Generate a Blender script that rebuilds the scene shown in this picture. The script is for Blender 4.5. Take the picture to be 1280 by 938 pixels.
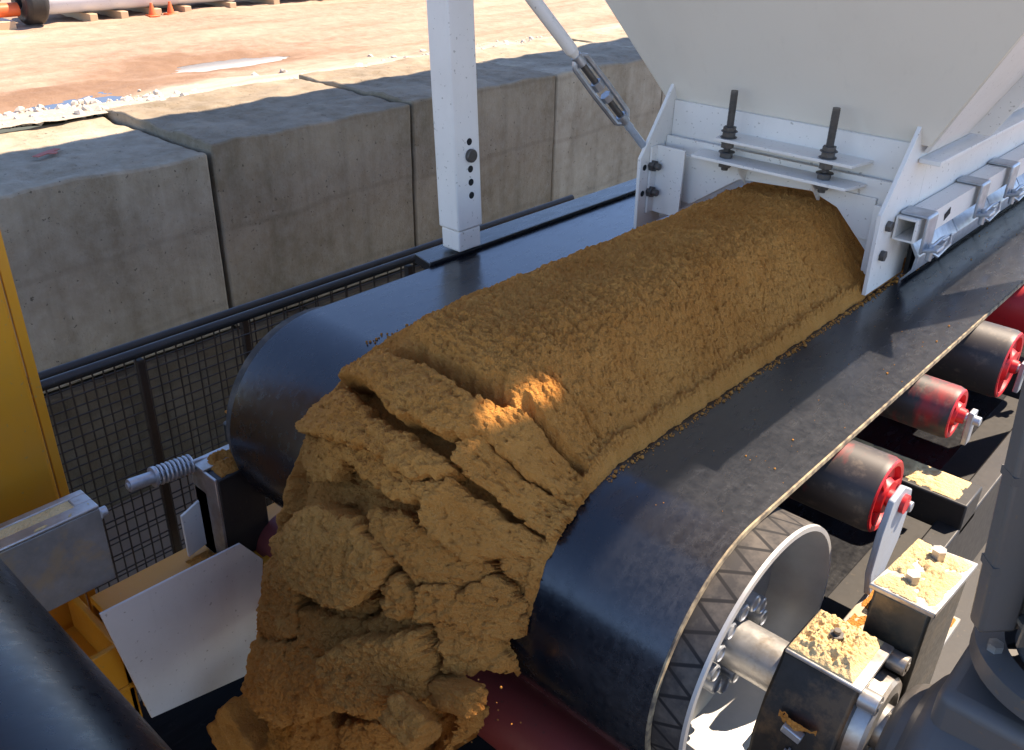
import bpy, bmesh, math, random
import numpy as np
from mathutils import Vector, Matrix

random.seed(7)
rng = np.random.default_rng(7)
OFF = 2.6                       # camera height above the pit floor; heights below are given relative to the lens
R_ = math.radians
scene = bpy.context.scene
for o in list(bpy.data.objects):
    bpy.data.objects.remove(o)
COL = scene.collection

# ------------------------------------------------------------------ camera, sky, sun, exposure
cd = bpy.data.cameras.new('camera')
cam = bpy.data.objects.new('camera', cd)
COL.objects.link(cam)
rx = Vector((0.73775, 0.67481, 0.01895)).normalized()        # image right
dn = Vector((0.33436, -0.34088, -0.87864))
fw = Vector((-0.58645, 0.65455, -0.47711)).normalized()      # view direction
up = -(dn - dn.dot(fw) * fw - dn.dot(rx) * rx).normalized()
M = Matrix((rx, up, -fw)).transposed().to_4x4()
M.translation = Vector((0, 0, OFF))
cam.matrix_world = M
cd.sensor_width = 36.0
cd.lens = 36.0 * 1131.0 / 1280.0
cd.clip_start = 0.02
cd.clip_end = 2000
scene.camera = cam

SUN_AZ, SUN_EL = 24.0, 54.0     # azimuth from +Y towards +X
w = bpy.data.worlds.new('World')
scene.world = w
w.use_nodes = True
nt = w.node_tree
bg = nt.nodes['Background']
sky = nt.nodes.new('ShaderNodeTexSky')
sky.sky_type = 'NISHITA'
sky.sun_disc = False
sky.sun_elevation = R_(SUN_EL)
sky.sun_rotation = R_(SUN_AZ)
sky.altitude = 200
sky.air_density = 0.7
sky.dust_density = 0.0
sky.ozone_density = 6.0
nt.links.new(sky.outputs[0], bg.inputs[0])
bg.inputs[1].default_value = 0.15
sl = bpy.data.lights.new('sun', 'SUN')
sl.energy = 4.2
sl.angle = R_(0.3)
sl.color = (1.0, 0.93, 0.82)
sun = bpy.data.objects.new('sun', sl)
COL.objects.link(sun)
sdir = Vector((math.sin(R_(SUN_AZ)) * math.cos(R_(SUN_EL)), math.cos(R_(SUN_AZ)) * math.cos(R_(SUN_EL)), math.sin(R_(SUN_EL))))
sun.rotation_euler = sdir.to_track_quat('Z', 'Y').to_euler()
sun.location = (3, 8, 14)
vs = scene.view_settings
vs.view_transform = 'Standard'
vs.look = 'None'
vs.gamma = 1.0
vs.use_curve_mapping = False
vs.exposure = 1.6
vs.use_white_balance = True
vs.white_balance_temperature = 7600
vs.white_balance_tint = 16
scene.render.resolution_x = 1024
scene.render.resolution_y = 750
scene.cycles.max_bounces = 8
scene.cycles.diffuse_bounces = 5


# ------------------------------------------------------------------ materials
class NT:
    def __init__(s, name):
        s.m = bpy.data.materials.new(name)
        s.m.use_nodes = True
        s.t = s.m.node_tree
        s.b = s.t.nodes['Principled BSDF']
        tc = s.t.nodes.new('ShaderNodeTexCoord')
        s.co = tc.outputs['Object']

    def lk(s, a, b):
        s.t.links.new(a, b)

    def noise(s, scale, detail=4, rough=0.55, stretch=None, dist=0.0, off=None):
        n = s.t.nodes.new('ShaderNodeTexNoise')
        n.inputs['Scale'].default_value = scale
        n.inputs['Detail'].default_value = detail
        n.inputs['Roughness'].default_value = rough
        n.inputs['Distortion'].default_value = dist
        src = s.co
        mp = s.t.nodes.new('ShaderNodeMapping')
        if stretch:
            mp.inputs['Scale'].default_value = stretch
        mp.inputs['Location'].default_value = off or (random.random() * 20, random.random() * 20, random.random() * 20)
        s.lk(src, mp.inputs['Vector'])
        s.lk(mp.outputs[0], n.inputs['Vector'])
        return n.outputs['Fac']

    def voro(s, scale, feature='F1'):
        n = s.t.nodes.new('ShaderNodeTexVoronoi')
        n.feature = feature
        n.inputs['Scale'].default_value = scale
        s.lk(s.co, n.inputs['Vector'])
        return n.outputs['Distance']

    def ramp(s, fac, p0, p1, c0=(0, 0, 0, 1), c1=(1, 1, 1, 1)):
        if p0 > p1:
            p0, p1, c0, c1 = p1, p0, c1, c0
        r = s.t.nodes.new('ShaderNodeValToRGB')
        e = r.color_ramp.elements
        e[0].position, e[1].position = p0, p1
        e[0].color = (*c0[:3], 1)
        e[1].color = (*c1[:3], 1)
        s.lk(fac, r.inputs[0])
        return r.outputs[0]

    def mix(s, fac, a, b):
        m = s.t.nodes.new('ShaderNodeMix')
        m.data_type = 'RGBA'
        for sock, v in ((m.inputs[0], fac), (m.inputs[6], a), (m.inputs[7], b)):
            if isinstance(v, (int, float)):
                sock.default_value = v
            elif isinstance(v, tuple):
                sock.default_value = (*v[:3], 1)
            else:
                s.lk(v, sock)
        return m.outputs[2]

    def math(s, op, a, b=None, c=None):
        m = s.t.nodes.new('ShaderNodeMath')
        m.operation = op
        for i, v in enumerate((a, b, c)):
            if v is None:
                continue
            if isinstance(v, (int, float)):
                m.inputs[i].default_value = v
            else:
                s.lk(v, m.inputs[i])
        return m.outputs[0]

    def sep(s):
        n = s.t.nodes.new('ShaderNodeSeparateXYZ')
        s.lk(s.co, n.inputs[0])
        return n.outputs

    def bump(s, h, strength=0.3, dist=0.002):
        b = s.t.nodes.new('ShaderNodeBump')
        b.inputs['Strength'].default_value = strength
        b.inputs['Distance'].default_value = dist
        s.lk(h, b.inputs['Height'])
        s.lk(b.outputs[0], s.b.inputs['Normal'])

    def col(s, v):
        if isinstance(v, tuple):
            s.b.inputs['Base Color'].default_value = (*v[:3], 1)
        else:
            s.lk(v, s.b.inputs['Base Color'])

    def rough(s, v):
        if isinstance(v, (int, float)):
            s.b.inputs['Roughness'].default_value = v
        else:
            s.lk(v, s.b.inputs['Roughness'])

    def metal(s, v):
        s.b.inputs['Metallic'].default_value = v

    def spec(s, v):
        s.b.inputs['Specular IOR Level'].default_value = v


def painted(name, c, dirt=(0.25, 0.2, 0.14), rough=0.42, amount=0.35, scale=6.0, spots=True):
    n = NT(name)
    a = n.noise(scale, 6, 0.6)
    b = n.noise(scale * 9, 3, 0.6)
    f = n.math('MULTIPLY', n.ramp(a, 0.45, 0.8), amount)
    base = n.mix(f, c, tuple(c[i] * 0.55 + dirt[i] * 0.45 for i in range(3)))
    runs = n.ramp(n.noise(scale * 2.2, 5, 0.65, stretch=(5, 5, 0.5)), 0.58, 0.78)
    base = n.mix(n.math('MULTIPLY', runs, amount * 0.45), base, tuple(c[i] * 0.45 + dirt[i] * 0.5 for i in range(3)))
    if spots:
        sp = n.ramp(n.noise(scale * 16, 2, 0.5), 0.68, 0.72)
        base = n.mix(n.math('MULTIPLY', sp, 0.55), base, dirt)
    n.col(base)
    n.rough(n.math('MULTIPLY_ADD', b, 0.25, rough - 0.1))
    n.bump(b, 0.08, 0.002)
    return n.m


def metal(name, c, rough=0.45, met=0.8, mottled=0.4, scale=18.0, dirt=None, damt=0.0):
    n = NT(name)
    a = n.noise(scale, 5, 0.65)
    b = n.noise(scale * 6, 3, 0.6)
    base = n.mix(n.ramp(a, 0.3, 0.7), tuple(x * (1 - mottled) for x in c), c)
    if dirt:
        base = n.mix(n.math('MULTIPLY', n.ramp(n.noise(scale * 0.5, 6, 0.7), 0.5, 0.62), damt), base, dirt)
    n.col(base)
    n.metal(met)
    n.rough(n.math('MULTIPLY_ADD', b, 0.3, rough - 0.12))
    n.bump(b, 0.12, 0.001)
    return n.m


def make_sand(name, c0, c1, bumpk=0.95):
    n = NT(name)
    a = n.noise(7, 6, 0.65)
    g = n.noise(330, 3, 0.65)
    m = n.noise(150, 4, 0.7)
    base = n.mix(n.ramp(a, 0.32, 0.68), c0, c1)
    base = n.mix(n.math('MULTIPLY', n.ramp(g, 0.55, 0.72), 0.4), base, (0.66, 0.42, 0.18))
    base = n.mix(n.math('MULTIPLY', n.ramp(m, 0.44, 0.34), 0.42), base, tuple(x * 0.5 for x in c0))
    n.col(base)
    n.rough(0.95)
    n.spec(0.12)
    h = n.math('ADD', n.math('MULTIPLY', g, 0.6), m)
    n.bump(h, bumpk, 0.011)
    return n.m


def make_rubber(name, c=(0.005, 0.0062, 0.0092), rough=0.36, dust=0.5, spec=0.5, dustc=(0.13, 0.12, 0.11), strip=None):
    n = NT(name)
    a = n.noise(5, 6, 0.65, stretch=(4, 0.7, 1))
    s = n.ramp(n.noise(26, 4, 0.7), 0.64, 0.75)
    f = n.math('ADD', n.math('MULTIPLY', n.ramp(a, 0.45, 0.85), 0.12 * dust), n.math('MULTIPLY', s, 0.25 * dust))
    n.col(n.mix(f, c, dustc))
    sc = n.ramp(n.noise(3.0, 5, 0.7, stretch=(38, 1.1, 6)), 0.58, 0.8)
    n.col(n.mix(n.math('MULTIPLY', sc, 0.22 * min(dust * 2, 1)), n.mix(f, c, dustc), dustc))
    if strip:  # grey dust towards one edge, also standing in for its sunlit sheen
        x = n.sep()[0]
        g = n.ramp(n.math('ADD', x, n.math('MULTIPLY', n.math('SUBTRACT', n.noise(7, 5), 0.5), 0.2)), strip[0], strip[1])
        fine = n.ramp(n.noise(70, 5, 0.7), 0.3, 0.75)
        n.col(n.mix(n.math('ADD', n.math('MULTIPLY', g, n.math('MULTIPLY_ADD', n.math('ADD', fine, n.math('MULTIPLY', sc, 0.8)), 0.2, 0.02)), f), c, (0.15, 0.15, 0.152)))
    b = n.noise(60, 4, 0.6, stretch=(1, 0.25, 1))
    n.rough(n.math('MULTIPLY_ADD', b, 0.3, rough - 0.13))
    n.spec(spec)
    n.bump(n.math('ADD', b, n.math('MULTIPLY', n.noise(9, 2), 2.0)), 0.12, 0.002)
    return n.m


def make_concrete(name, k=1.0, warm=1.0):
    n = NT(name)
    a = n.noise(1.5, 8, 0.65)
    b = n.noise(14, 6, 0.65)
    st = n.noise(2.6, 5, 0.6, stretch=(4, 4, 0.35))
    w2 = warm * warm
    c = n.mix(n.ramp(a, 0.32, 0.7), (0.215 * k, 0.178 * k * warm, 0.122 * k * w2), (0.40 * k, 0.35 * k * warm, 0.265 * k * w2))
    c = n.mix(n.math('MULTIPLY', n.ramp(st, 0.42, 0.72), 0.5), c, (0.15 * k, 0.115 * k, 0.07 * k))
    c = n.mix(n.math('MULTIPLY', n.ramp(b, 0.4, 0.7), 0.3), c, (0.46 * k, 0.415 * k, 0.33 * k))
    # horizontal pour lines of the formwork
    z = n.sep()[2]
    ln = n.math('ABSOLUTE', n.math('SUBTRACT', n.math('FRACT', n.math('ADD', n.math('MULTIPLY', z, 2.6), n.math('MULTIPLY', n.noise(1.2, 3), 0.35))), 0.5))
    c = n.mix(n.math('MULTIPLY', n.ramp(ln, 0.015, 0.05, (1, 1, 1), (0, 0, 0)), 0.22), c, (0.14 * k, 0.11 * k, 0.075 * k))
    p1 = n.ramp(n.noise(46, 4, 0.6), 0.34, 0.30)
    p2 = n.math('MULTIPLY', n.ramp(n.noise(120, 3, 0.6), 0.36, 0.31), n.ramp(n.noise(2.5, 3), 0.5, 0.6))
    pits = n.math('MAXIMUM', p1, p2)
    c = n.mix(n.math('MULTIPLY', pits, 0.7), c, (0.07, 0.055, 0.04))
    rust = n.ramp(n.noise(2.7, 7, 0.72), 0.58, 0.72)
    c = n.mix(n.math('MULTIPLY', rust, 0.4), c, (0.2, 0.125, 0.06))
    n.col(c)
    n.rough(0.9)
    n.spec(0.2)
    h = n.math('SUBTRACT', n.math('ADD', n.math('MULTIPLY', b, 0.8), n.math('MULTIPLY', n.noise(90, 3), 0.5)), n.math('MULTIPLY', pits, 1.2))
    n.bump(h, 0.6, 0.008)
    return n.m


MT = {}
MT['white'] = painted('white_paint', (0.76, 0.715, 0.645), amount=0.30)
MT['hopper'] = painted('hopper_paint', (0.76, 0.70, 0.59), amount=0.25, scale=3.0, spots=False)
MT['cream'] = painted('cream_panel', (0.62, 0.585, 0.55), amount=0.35, dirt=(0.2, 0.15, 0.1))
MT['yellow'] = painted('yellow_paint', (0.64, 0.245, 0.012), dirt=(0.35, 0.23, 0.09), amount=0.45)
MT['red'] = painted('red_paint', (0.55, 0.015, 0.02), dirt=(0.1, 0.04, 0.03), amount=0.5)
MT['dullred'] = painted('dull_red_rubber', (0.22, 0.035, 0.03), dirt=(0.08, 0.04, 0.03), rough=0.5, amount=0.6)
MT['grey'] = painted('grey_paint', (0.085, 0.083, 0.08), dirt=(0.15, 0.1, 0.06), amount=0.7, rough=0.45)
MT['bluegrey'] = painted('blue_grey_paint', (0.32, 0.36, 0.4), dirt=(0.2, 0.15, 0.1), amount=0.4)
MT['black'] = painted('black_paint', (0.016, 0.015, 0.014), dirt=(0.06, 0.045, 0.03), amount=0.6, rough=0.5)
MT['orange'] = painted('orange_plastic', (0.75, 0.13, 0.03), amount=0.1)
MT['pipewhite'] = painted('white_pipe', (0.62, 0.63, 0.64), amount=0.2)
MT['timber'] = painted('timber', (0.5, 0.34, 0.2), amount=0.4)
MT['galv'] = metal('galvanised_steel', (0.50, 0.53, 0.56), rough=0.42, met=0.75, mottled=0.35, scale=30)
MT['steel'] = metal('bare_steel', (0.50, 0.49, 0.47), rough=0.38, met=0.75, mottled=0.3, dirt=(0.24, 0.17, 0.1), damt=0.5)
MT['drumsteel'] = metal('drum_steel', (0.46, 0.455, 0.43), rough=0.5, met=0.35, mottled=0.2, scale=7, dirt=(0.25, 0.22, 0.18), damt=0.3)
MT['darksteel'] = metal('dark_steel', (0.14, 0.13, 0.12), rough=0.45, met=0.7, mottled=0.4)
MT['castiron'] = metal('cast_iron', (0.028, 0.026, 0.024), rough=0.42, met=0.5, mottled=0.5, scale=25, dirt=(0.17, 0.1, 0.05), damt=0.4)
MT['dustysteel'] = metal('dusty_steel_plate', (0.3, 0.29, 0.27), rough=0.5, met=0.4, mottled=0.3, dirt=(0.4, 0.29, 0.16), damt=0.6)
MT['oliveiron'] = metal('grimy_iron', (0.085, 0.076, 0.058), rough=0.4, met=0.4, mottled=0.4, dirt=(0.25, 0.18, 0.1), damt=0.4)
MT['finpaint'] = painted('dusty_fin_paint', (0.13, 0.115, 0.095), dirt=(0.3, 0.22, 0.14), amount=0.8)
MT['wire'] = metal('rusty_wire', (0.04, 0.024, 0.014), rough=0.6, met=0.2, mottled=0.3)
MT['sand'] = make_sand('damp_sand', (0.55, 0.212, 0.044), (0.67, 0.295, 0.072))
MT['drysand'] = make_sand('dry_sand', (0.66, 0.46, 0.22), (0.76, 0.57, 0.31), 0.6)
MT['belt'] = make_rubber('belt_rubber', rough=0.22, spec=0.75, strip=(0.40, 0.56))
MT['shiny'] = make_rubber('shiny_belt_rubber', rough=0.28, dust=0.1, spec=0.36)
MT['rollerrub'] = make_rubber('roller_rubber', (0.03, 0.026, 0.024), rough=0.5, dust=1.0, dustc=(0.2, 0.15, 0.11))
MT['mattebelt'] = make_rubber('matte_belt_rubber', (0.006, 0.006, 0.006), rough=0.7, spec=0.15, dust=0.4)
MT['concrete'] = make_concrete('concrete_wall_face', 1.12, 0.97)
MT['concrete_shaded'] = make_concrete('shaded_footing', 0.36, 0.85)  # same concrete darkened: the low shade behind the mesh is in its colour
MT['concrete_b'] = make_concrete('concrete_wall_face_warm', 0.92, 0.92)


def make_beltedge():
    n = NT('belt_cut_edge')
    n.col(n.mix(n.ramp(n.noise(40, 4), 0.35, 0.65), (0.1, 0.08, 0.06), (0.42, 0.33, 0.2)))
    n.rough(0.85)
    return n.m


MT['beltedge'] = make_beltedge()


def make_wornroller(name):
    n = NT(name)
    x = n.sep()[0]
    f = n.ramp(n.noise(3.2, 5, 0.65, stretch=(2.5, 1, 1), off=(3.1, 8.2, 1.7)), 0.54, 0.66)
    dust = n.ramp(n.noise(30, 4, 0.7), 0.55, 0.75)
    c = n.mix(f, (0.035, 0.028, 0.026), (0.30, 0.015, 0.015))
    c = n.mix(n.math('MULTIPLY', dust, 0.35), c, (0.3, 0.22, 0.15))
    n.col(c)
    n.rough(0.5)
    return n.m


MT['worn'] = make_wornroller('worn_red_roller')


def make_lagging(cy, cz, x0, wdt):
    n = NT('drum_lagging')
    x, y, z = n.sep()
    ang = n.math('ARCTAN2', n.math('SUBTRACT', y, cy), n.math('SUBTRACT', z, cz))
    tri = n.math('PINGPONG', n.math('MULTIPLY', ang, 9.0), 1.0)
    xx = n.math('DIVIDE', n.math('SUBTRACT', x, x0), wdt)
    d = n.math('ABSOLUTE', n.math('SUBTRACT', tri, xx))
    line = n.ramp(d, 0.09, 0.15, (1, 1, 1), (0, 0, 0))
    dust = n.ramp(n.noise(18, 4, 0.7), 0.42, 0.66)
    filled = n.mix(n.math('MULTIPLY', n.ramp(z, cz + 0.15, cz + 0.20), n.ramp(n.noise(11, 3), 0.42, 0.5)), (0.006, 0.005, 0.005), (0.5, 0.33, 0.13))
    c = n.mix(dust, (0.035, 0.031, 0.028), (0.095, 0.08, 0.065))
    n.col(n.mix(line, c, filled))
    n.rough(0.8)
    n.bump(line, -0.6, 0.004)
    return n.m


def make_yard():
    n = NT('yard_dirt')
    a = n.noise(0.55, 8, 0.62, stretch=(2.2, 0.6, 1))
    b = n.noise(9, 6, 0.7)
    g = n.noise(70, 3, 0.65)
    c = n.mix(n.ramp(a, 0.38, 0.66), (0.27, 0.175, 0.12), (0.40, 0.29, 0.21))
    c = n.mix(n.math('MULTIPLY', n.ramp(b, 0.4, 0.7), 0.35), c, (0.55, 0.42, 0.32))
    c = n.mix(n.math('MULTIPLY', n.ramp(g, 0.6, 0.7), 0.3), c, (0.2, 0.13, 0.09))
    # damp patches round the puddles
    x, y, z = n.sep()
    tot = None
    for (px, py, sx, sy) in ((-5.95, 3.45, 0.55, 1.25), (-5.45, 2.35, 0.5, 1.1)):
        dx = n.math('DIVIDE', n.math('SUBTRACT', x, px), sx)
        dy = n.math('DIVIDE', n.math('SUBTRACT', y, py), sy)
        r = n.math('SQRT', n.math('ADD', n.math('MULTIPLY', dx, dx), n.math('MULTIPLY', dy, dy)))
        r = n.math('ADD', r, n.math('MULTIPLY', n.math('SUBTRACT', n.noise(3.0, 5), 0.5), 1.3))
        m = n.ramp(r, 0.55, 1.0, (1, 1, 1), (0, 0, 0))
        tot = m if tot is None else n.math('MAXIMUM', tot, m)
    c = n.mix(n.math('MULTIPLY', tot, 0.62), c, (0.15, 0.078, 0.042))
    # pale crushed rock beside the wall
    edge = n.math('ADD', x, n.math('MULTIPLY', n.noise(1.4, 5), 0.9))
    e = n.ramp(n.math('ADD', edge, 5.2), 0.36, 0.62)
    c = n.mix(e, c, (0.42, 0.36, 0.28))
    rut = n.noise(1.3, 6, 0.7, stretch=(4.5, 0.22, 1))
    c = n.mix(n.math('MULTIPLY', n.ramp(rut, 0.5, 0.68), 0.5), c, (0.23, 0.14, 0.085))
    n.col(c)
    n.rough(0.95)
    n.spec(0.15)
    n.bump(n.math('ADD', b, n.math('MULTIPLY', g, 0.5)), 0.5, 0.02)
    return n.m


def make_flat(name, c, rough=0.9, var=0.3, scale=5):
    n = NT(name)
    n.col(n.mix(n.noise(scale, 6, 0.65), tuple(x * (1 - var) for x in c), tuple(x * (1 + var) for x in c)))
    n.rough(rough)
    return n.m


MT['yard'] = make_yard()
MT['floor'] = make_flat('pit_floor_dirt', (0.17, 0.12, 0.08), 0.9)
MT['water'] = make_flat('puddle_water', (0.05, 0.045, 0.04), 0.05)
MT['rubble'] = make_flat('rubble_stone', (0.5, 0.45, 0.38), 0.9, 0.35, 12)
MT['rooftin'] = make_flat('shade_sheet', (0.55, 0.55, 0.54), 0.6, 0.1)
MT['hole'] = make_flat('hole_dark', (0.01, 0.01, 0.01), 0.9)
MT['redmark'] = make_flat('red_marker_paint', (0.42, 0.13, 0.1), 0.9)


# ------------------------------------------------------------------ mesh builder
class MB:
    def __init__(s):
        s.bm = bmesh.new()

    def _add(s, vs, fs):
        v = [s.bm.verts.new(p) for p in vs]
        for f in fs:
            try:
                s.bm.faces.new([v[i] for i in f])
            except ValueError:
                pass
        return v

    def box(s, a, b, rot=None, pivot=None):
        (x0, y0, z0), (x1, y1, z1) = a, b
        P = [(x0, y0, z0), (x1, y0, z0), (x1, y1, z0), (x0, y1, z0), (x0, y0, z1), (x1, y0, z1), (x1, y1, z1), (x0, y1, z1)]
        if rot is not None:
            c = Vector(pivot or ((x0 + x1) / 2, (y0 + y1) / 2, (z0 + z1) / 2))
            P = [tuple(c + rot @ (Vector(p) - c)) for p in P]
        s._add(P, [(0, 3, 2, 1), (4, 5, 6, 7), (0, 1, 5, 4), (1, 2, 6, 5), (2, 3, 7, 6), (3, 0, 4, 7)])
        return s

    def prism(s, poly, axis, a0, a1, shear=(0, 0)):
        """poly: 2D points (YZ for axis x, XZ for y, XY for z), extruded from a0 to a1."""
        n = len(poly)
        out = []
        for k, a in enumerate((a0, a1)):
            for (p, q) in poly:
                out.append({'x': (a, p, q), 'y': (p, a, q), 'z': (p, q, a)}[axis])
        fs = [tuple(range(n)), tuple(range(2 * n - 1, n - 1, -1))]
        fs += [(i, i + n, (i + 1) % n + n, (i + 1) % n) for i in range(n)]
        s._add(out, fs)
        return s

    def hull(s, bottom, top):
        """two loops of 3D points with equal counts"""
        n = len(bottom)
        fs = [tuple(range(n))[::-1], tuple(range(n, 2 * n))]
        fs += [(i, (i + 1) % n, (i + 1) % n + n, i + n) for i in range(n)]
        s._add(list(bottom) + list(top), fs)
        return s

    def cyl(s, p0, p1, r0, r1=None, seg=20, caps=True):
        r1 = r0 if r1 is None else r1
        p0, p1 = Vector(p0), Vector(p1)
        d = (p1 - p0).normalized()
        a = d.orthogonal().normalized()
        b = d.cross(a)
        vs_ = []
        for p, r in ((p0, r0), (p1, r1)):
            for i in range(seg):
                t = 2 * math.pi * i / seg
                vs_.append(tuple(p + (a * math.cos(t) + b * math.sin(t)) * r))
        fs = [(i, (i + 1) % seg, (i + 1) % seg + seg, i + seg) for i in range(seg)]
        if caps:
            fs += [tuple(range(seg))[::-1], tuple(range(seg, 2 * seg))]
        s._add(vs_, fs)
        return s

    def lathe(s, p, axis, prof, seg=32, closed=False):
        """prof: (distance along axis, radius)"""
        p = Vector(p)
        d = Vector(axis).normalized()
        a = d.orthogonal().normalized()
        b = d.cross(a)
        n = len(prof)
        vs_ = []
        for (h, r) in prof:
            for i in range(seg):
                t = 2 * math.pi * i / seg
                vs_.append(tuple(p + d * h + (a * math.cos(t) + b * math.sin(t)) * max(r, 1e-5)))
        fs = []
        rr = range(n) if closed else range(n - 1)
        for j in rr:
            k = (j + 1) % n
            fs += [(j * seg + i, j * seg + (i + 1) % seg, k * seg + (i + 1) % seg, k * seg + i) for i in range(seg)]
        s._add(vs_, fs)
        return s

    def tube(s, pts, r, seg=8):
        pts = [Vector(p) for p in pts]
        vs_, fs = [], []
        a = None
        for i, p in enumerate(pts):
            d = (pts[min(i + 1, len(pts) - 1)] - pts[max(i - 1, 0)]).normalized()
            if a is None:
                a = d.orthogonal().normalized()
            a = (a - a.dot(d) * d).normalized()
            b = d.cross(a)
            for k in range(seg):
                t = 2 * math.pi * k / seg
                vs_.append(tuple(p + (a * math.cos(t) + b * math.sin(t)) * r))
        for i in range(len(pts) - 1):
            fs += [(i * seg + k, i * seg + (k + 1) % seg, (i + 1) * seg + (k + 1) % seg, (i + 1) * seg + k) for k in range(seg)]
        m = (len(pts) - 1) * seg
        fs += [tuple(range(seg))[::-1], tuple(range(m, m + seg))]
        s._add(vs_, fs)
        return s

    def hexnut(s, p0, p1, r):
        return s.cyl(p0, p1, r, seg=6)

    def build(s, name, mat, parent=None, bevel=0.0, smooth=True, seg=2):
        bm = s.bm
        bmesh.ops.recalc_face_normals(bm, faces=bm.faces)
        bmesh.ops.translate(bm, verts=bm.verts, vec=(0, 0, OFF))
        org = Vector((0, 0, 0))
        if parent is None:
            xs = [v.co for v in bm.verts]
            lo = Vector((min(v.x for v in xs), min(v.y for v in xs), min(v.z for v in xs)))
            hi = Vector((max(v.x for v in xs), max(v.y for v in xs), max(v.z for v in xs)))
            org = Vector(((lo.x + hi.x) / 2, (lo.y + hi.y) / 2, lo.z))
        else:
            q = parent
            while q is not None:
                org += q.location
                q = q.parent
        bmesh.ops.translate(bm, verts=bm.verts, vec=-org)
        me = bpy.data.meshes.new(name)
        bm.to_mesh(me)
        bm.free()
        o = bpy.data.objects.new(name, me)
        COL.objects.link(o)
        me.materials.append(MT[mat] if isinstance(mat, str) else mat)
        if parent is not None:
            o.parent = parent
        else:
            o.location = org
        if smooth:
            for p in me.polygons:
                p.use_smooth = True
            me.set_sharp_from_angle(angle=R_(35))
        if bevel:
            b = o.modifiers.new('bevel', 'BEVEL')
            b.width = bevel
            b.segments = seg
            b.limit_method = 'ANGLE'
            b.angle_limit = R_(40)
        return o


def tag(o, label=None, cat=None, group=None, kind=None):
    if label:
        o['label'] = label
    if cat:
        o['category'] = cat
    if group:
        o['group'] = group
    if kind:
        o['kind'] = kind
    return o


def thing(name, label, cat, loc, group=None):
    o = bpy.data.objects.new(name, None)
    COL.objects.link(o)
    o.empty_display_size = 0.1
    o.location = (loc[0], loc[1], loc[2] + OFF)
    return tag(o, label, cat, group)


def add_mesh(name, verts, faces, mat, parent=None, smooth=True):
    """numpy verts (already relative to the lens height)"""
    v = np.array(verts, float)
    v[:, 2] += OFF
    org = np.zeros(3)
    if parent is None:
        lo, hi = v.min(0), v.max(0)
        org = np.array([(lo[0] + hi[0]) / 2, (lo[1] + hi[1]) / 2, lo[2]])
    else:
        q = parent
        while q is not None:
            org = org + np.array(q.location)
            q = q.parent
    me = bpy.data.meshes.new(name)
    v = v - org
    faces = np.asarray(faces, np.int32)
    me.vertices.add(len(v))
    me.vertices.foreach_set('co', v.astype(np.float32).ravel())
    k = faces.shape[1]
    me.loops.add(faces.size)
    me.loops.foreach_set('vertex_index', faces.ravel())
    me.polygons.add(len(faces))
    me.polygons.foreach_set('loop_start', np.arange(0, faces.size, k, dtype=np.int32))
    me.polygons.foreach_set('loop_total', np.full(len(faces), k, np.int32))
    me.polygons.foreach_set('use_smooth', np.full(len(faces), smooth))
    me.update(calc_edges=True)
    me.validate()
    o = bpy.data.objects.new(name, me)
    COL.objects.link(o)
    me.materials.append(MT[mat] if isinstance(mat, str) else mat)
    if parent is not None:
        o.parent = parent
    else:
        o.location = org
    return o


# ------------------------------------------------------------------ numpy noise
def _perm(seed):
    return np.random.default_rng(seed).permutation(512)


def perlin(x, y, seed=0):
    p = _perm(seed)
    xi, yi = np.floor(x).astype(int), np.floor(y).astype(int)
    xf, yf = x - xi, y - yi
    u, v = xf ** 3 * (xf * (xf * 6 - 15) + 10), yf ** 3 * (yf * (yf * 6 - 15) + 10)

    def g(ix, iy, dx, dy):
        h = p[(p[ix & 511] + iy) & 511] * (2 * np.pi / 512) * 7
        return np.cos(h) * dx + np.sin(h) * dy
    a = g(xi, yi, xf, yf)
    b = g(xi + 1, yi, xf - 1, yf)
    c = g(xi, yi + 1, xf, yf - 1)
    d = g(xi + 1, yi + 1, xf - 1, yf - 1)
    return (a + (b - a) * u) * (1 - v) + (c + (d - c) * u) * v


def fbm(x, y, oct=4, seed=0, gain=0.5):
    t, a = 0, 1.0
    for i in range(oct):
        t = t + a * perlin(x * 2 ** i + 13.7 * i, y * 2 ** i + 7.1 * i, seed + i)
        a *= gain
    return t


def worley(x, y, seed=0, jit=0.8):
    r = np.random.default_rng(seed)
    T = r.random((64, 64, 4))
    xi, yi = np.floor(x).astype(int), np.floor(y).astype(int)
    f1 = np.full(x.shape, 9.0)
    f2 = np.full(x.shape, 9.0)
    rx_ = np.zeros(x.shape)
    ra = np.zeros(x.shape)
    rb = np.zeros(x.shape)
    dxx = np.zeros(x.shape)
    dyy = np.zeros(x.shape)
    for i in (-1, 0, 1):
        for j in (-1, 0, 1):
            cx, cy = xi + i, yi + j
            t = T[cx % 64, cy % 64]
            dx = cx + 0.5 + (t[..., 0] - 0.5) * jit - x
            dy = cy + 0.5 + (t[..., 1] - 0.5) * jit - y
            d = np.sqrt(dx * dx + dy * dy)
            near = d < f1
            f2 = np.where(near, f1, np.minimum(f2, d))
            ra = np.where(near, t[..., 2], ra)
            rb = np.where(near, t[..., 3], rb)
            dxx = np.where(near, dx, dxx)
            dyy = np.where(near, dy, dyy)
            f1 = np.where(near, d, f1)
    return f1, f2, ra, rb, dxx, dyy


def sst(a, b, x):
    t = np.clip((x - a) / (b - a), 0, 1)
    return t * t * (3 - 2 * t)


# ------------------------------------------------------------------ setting: yard, pit floor, puddles
YZ = -1.12
YX = -4.66


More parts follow.
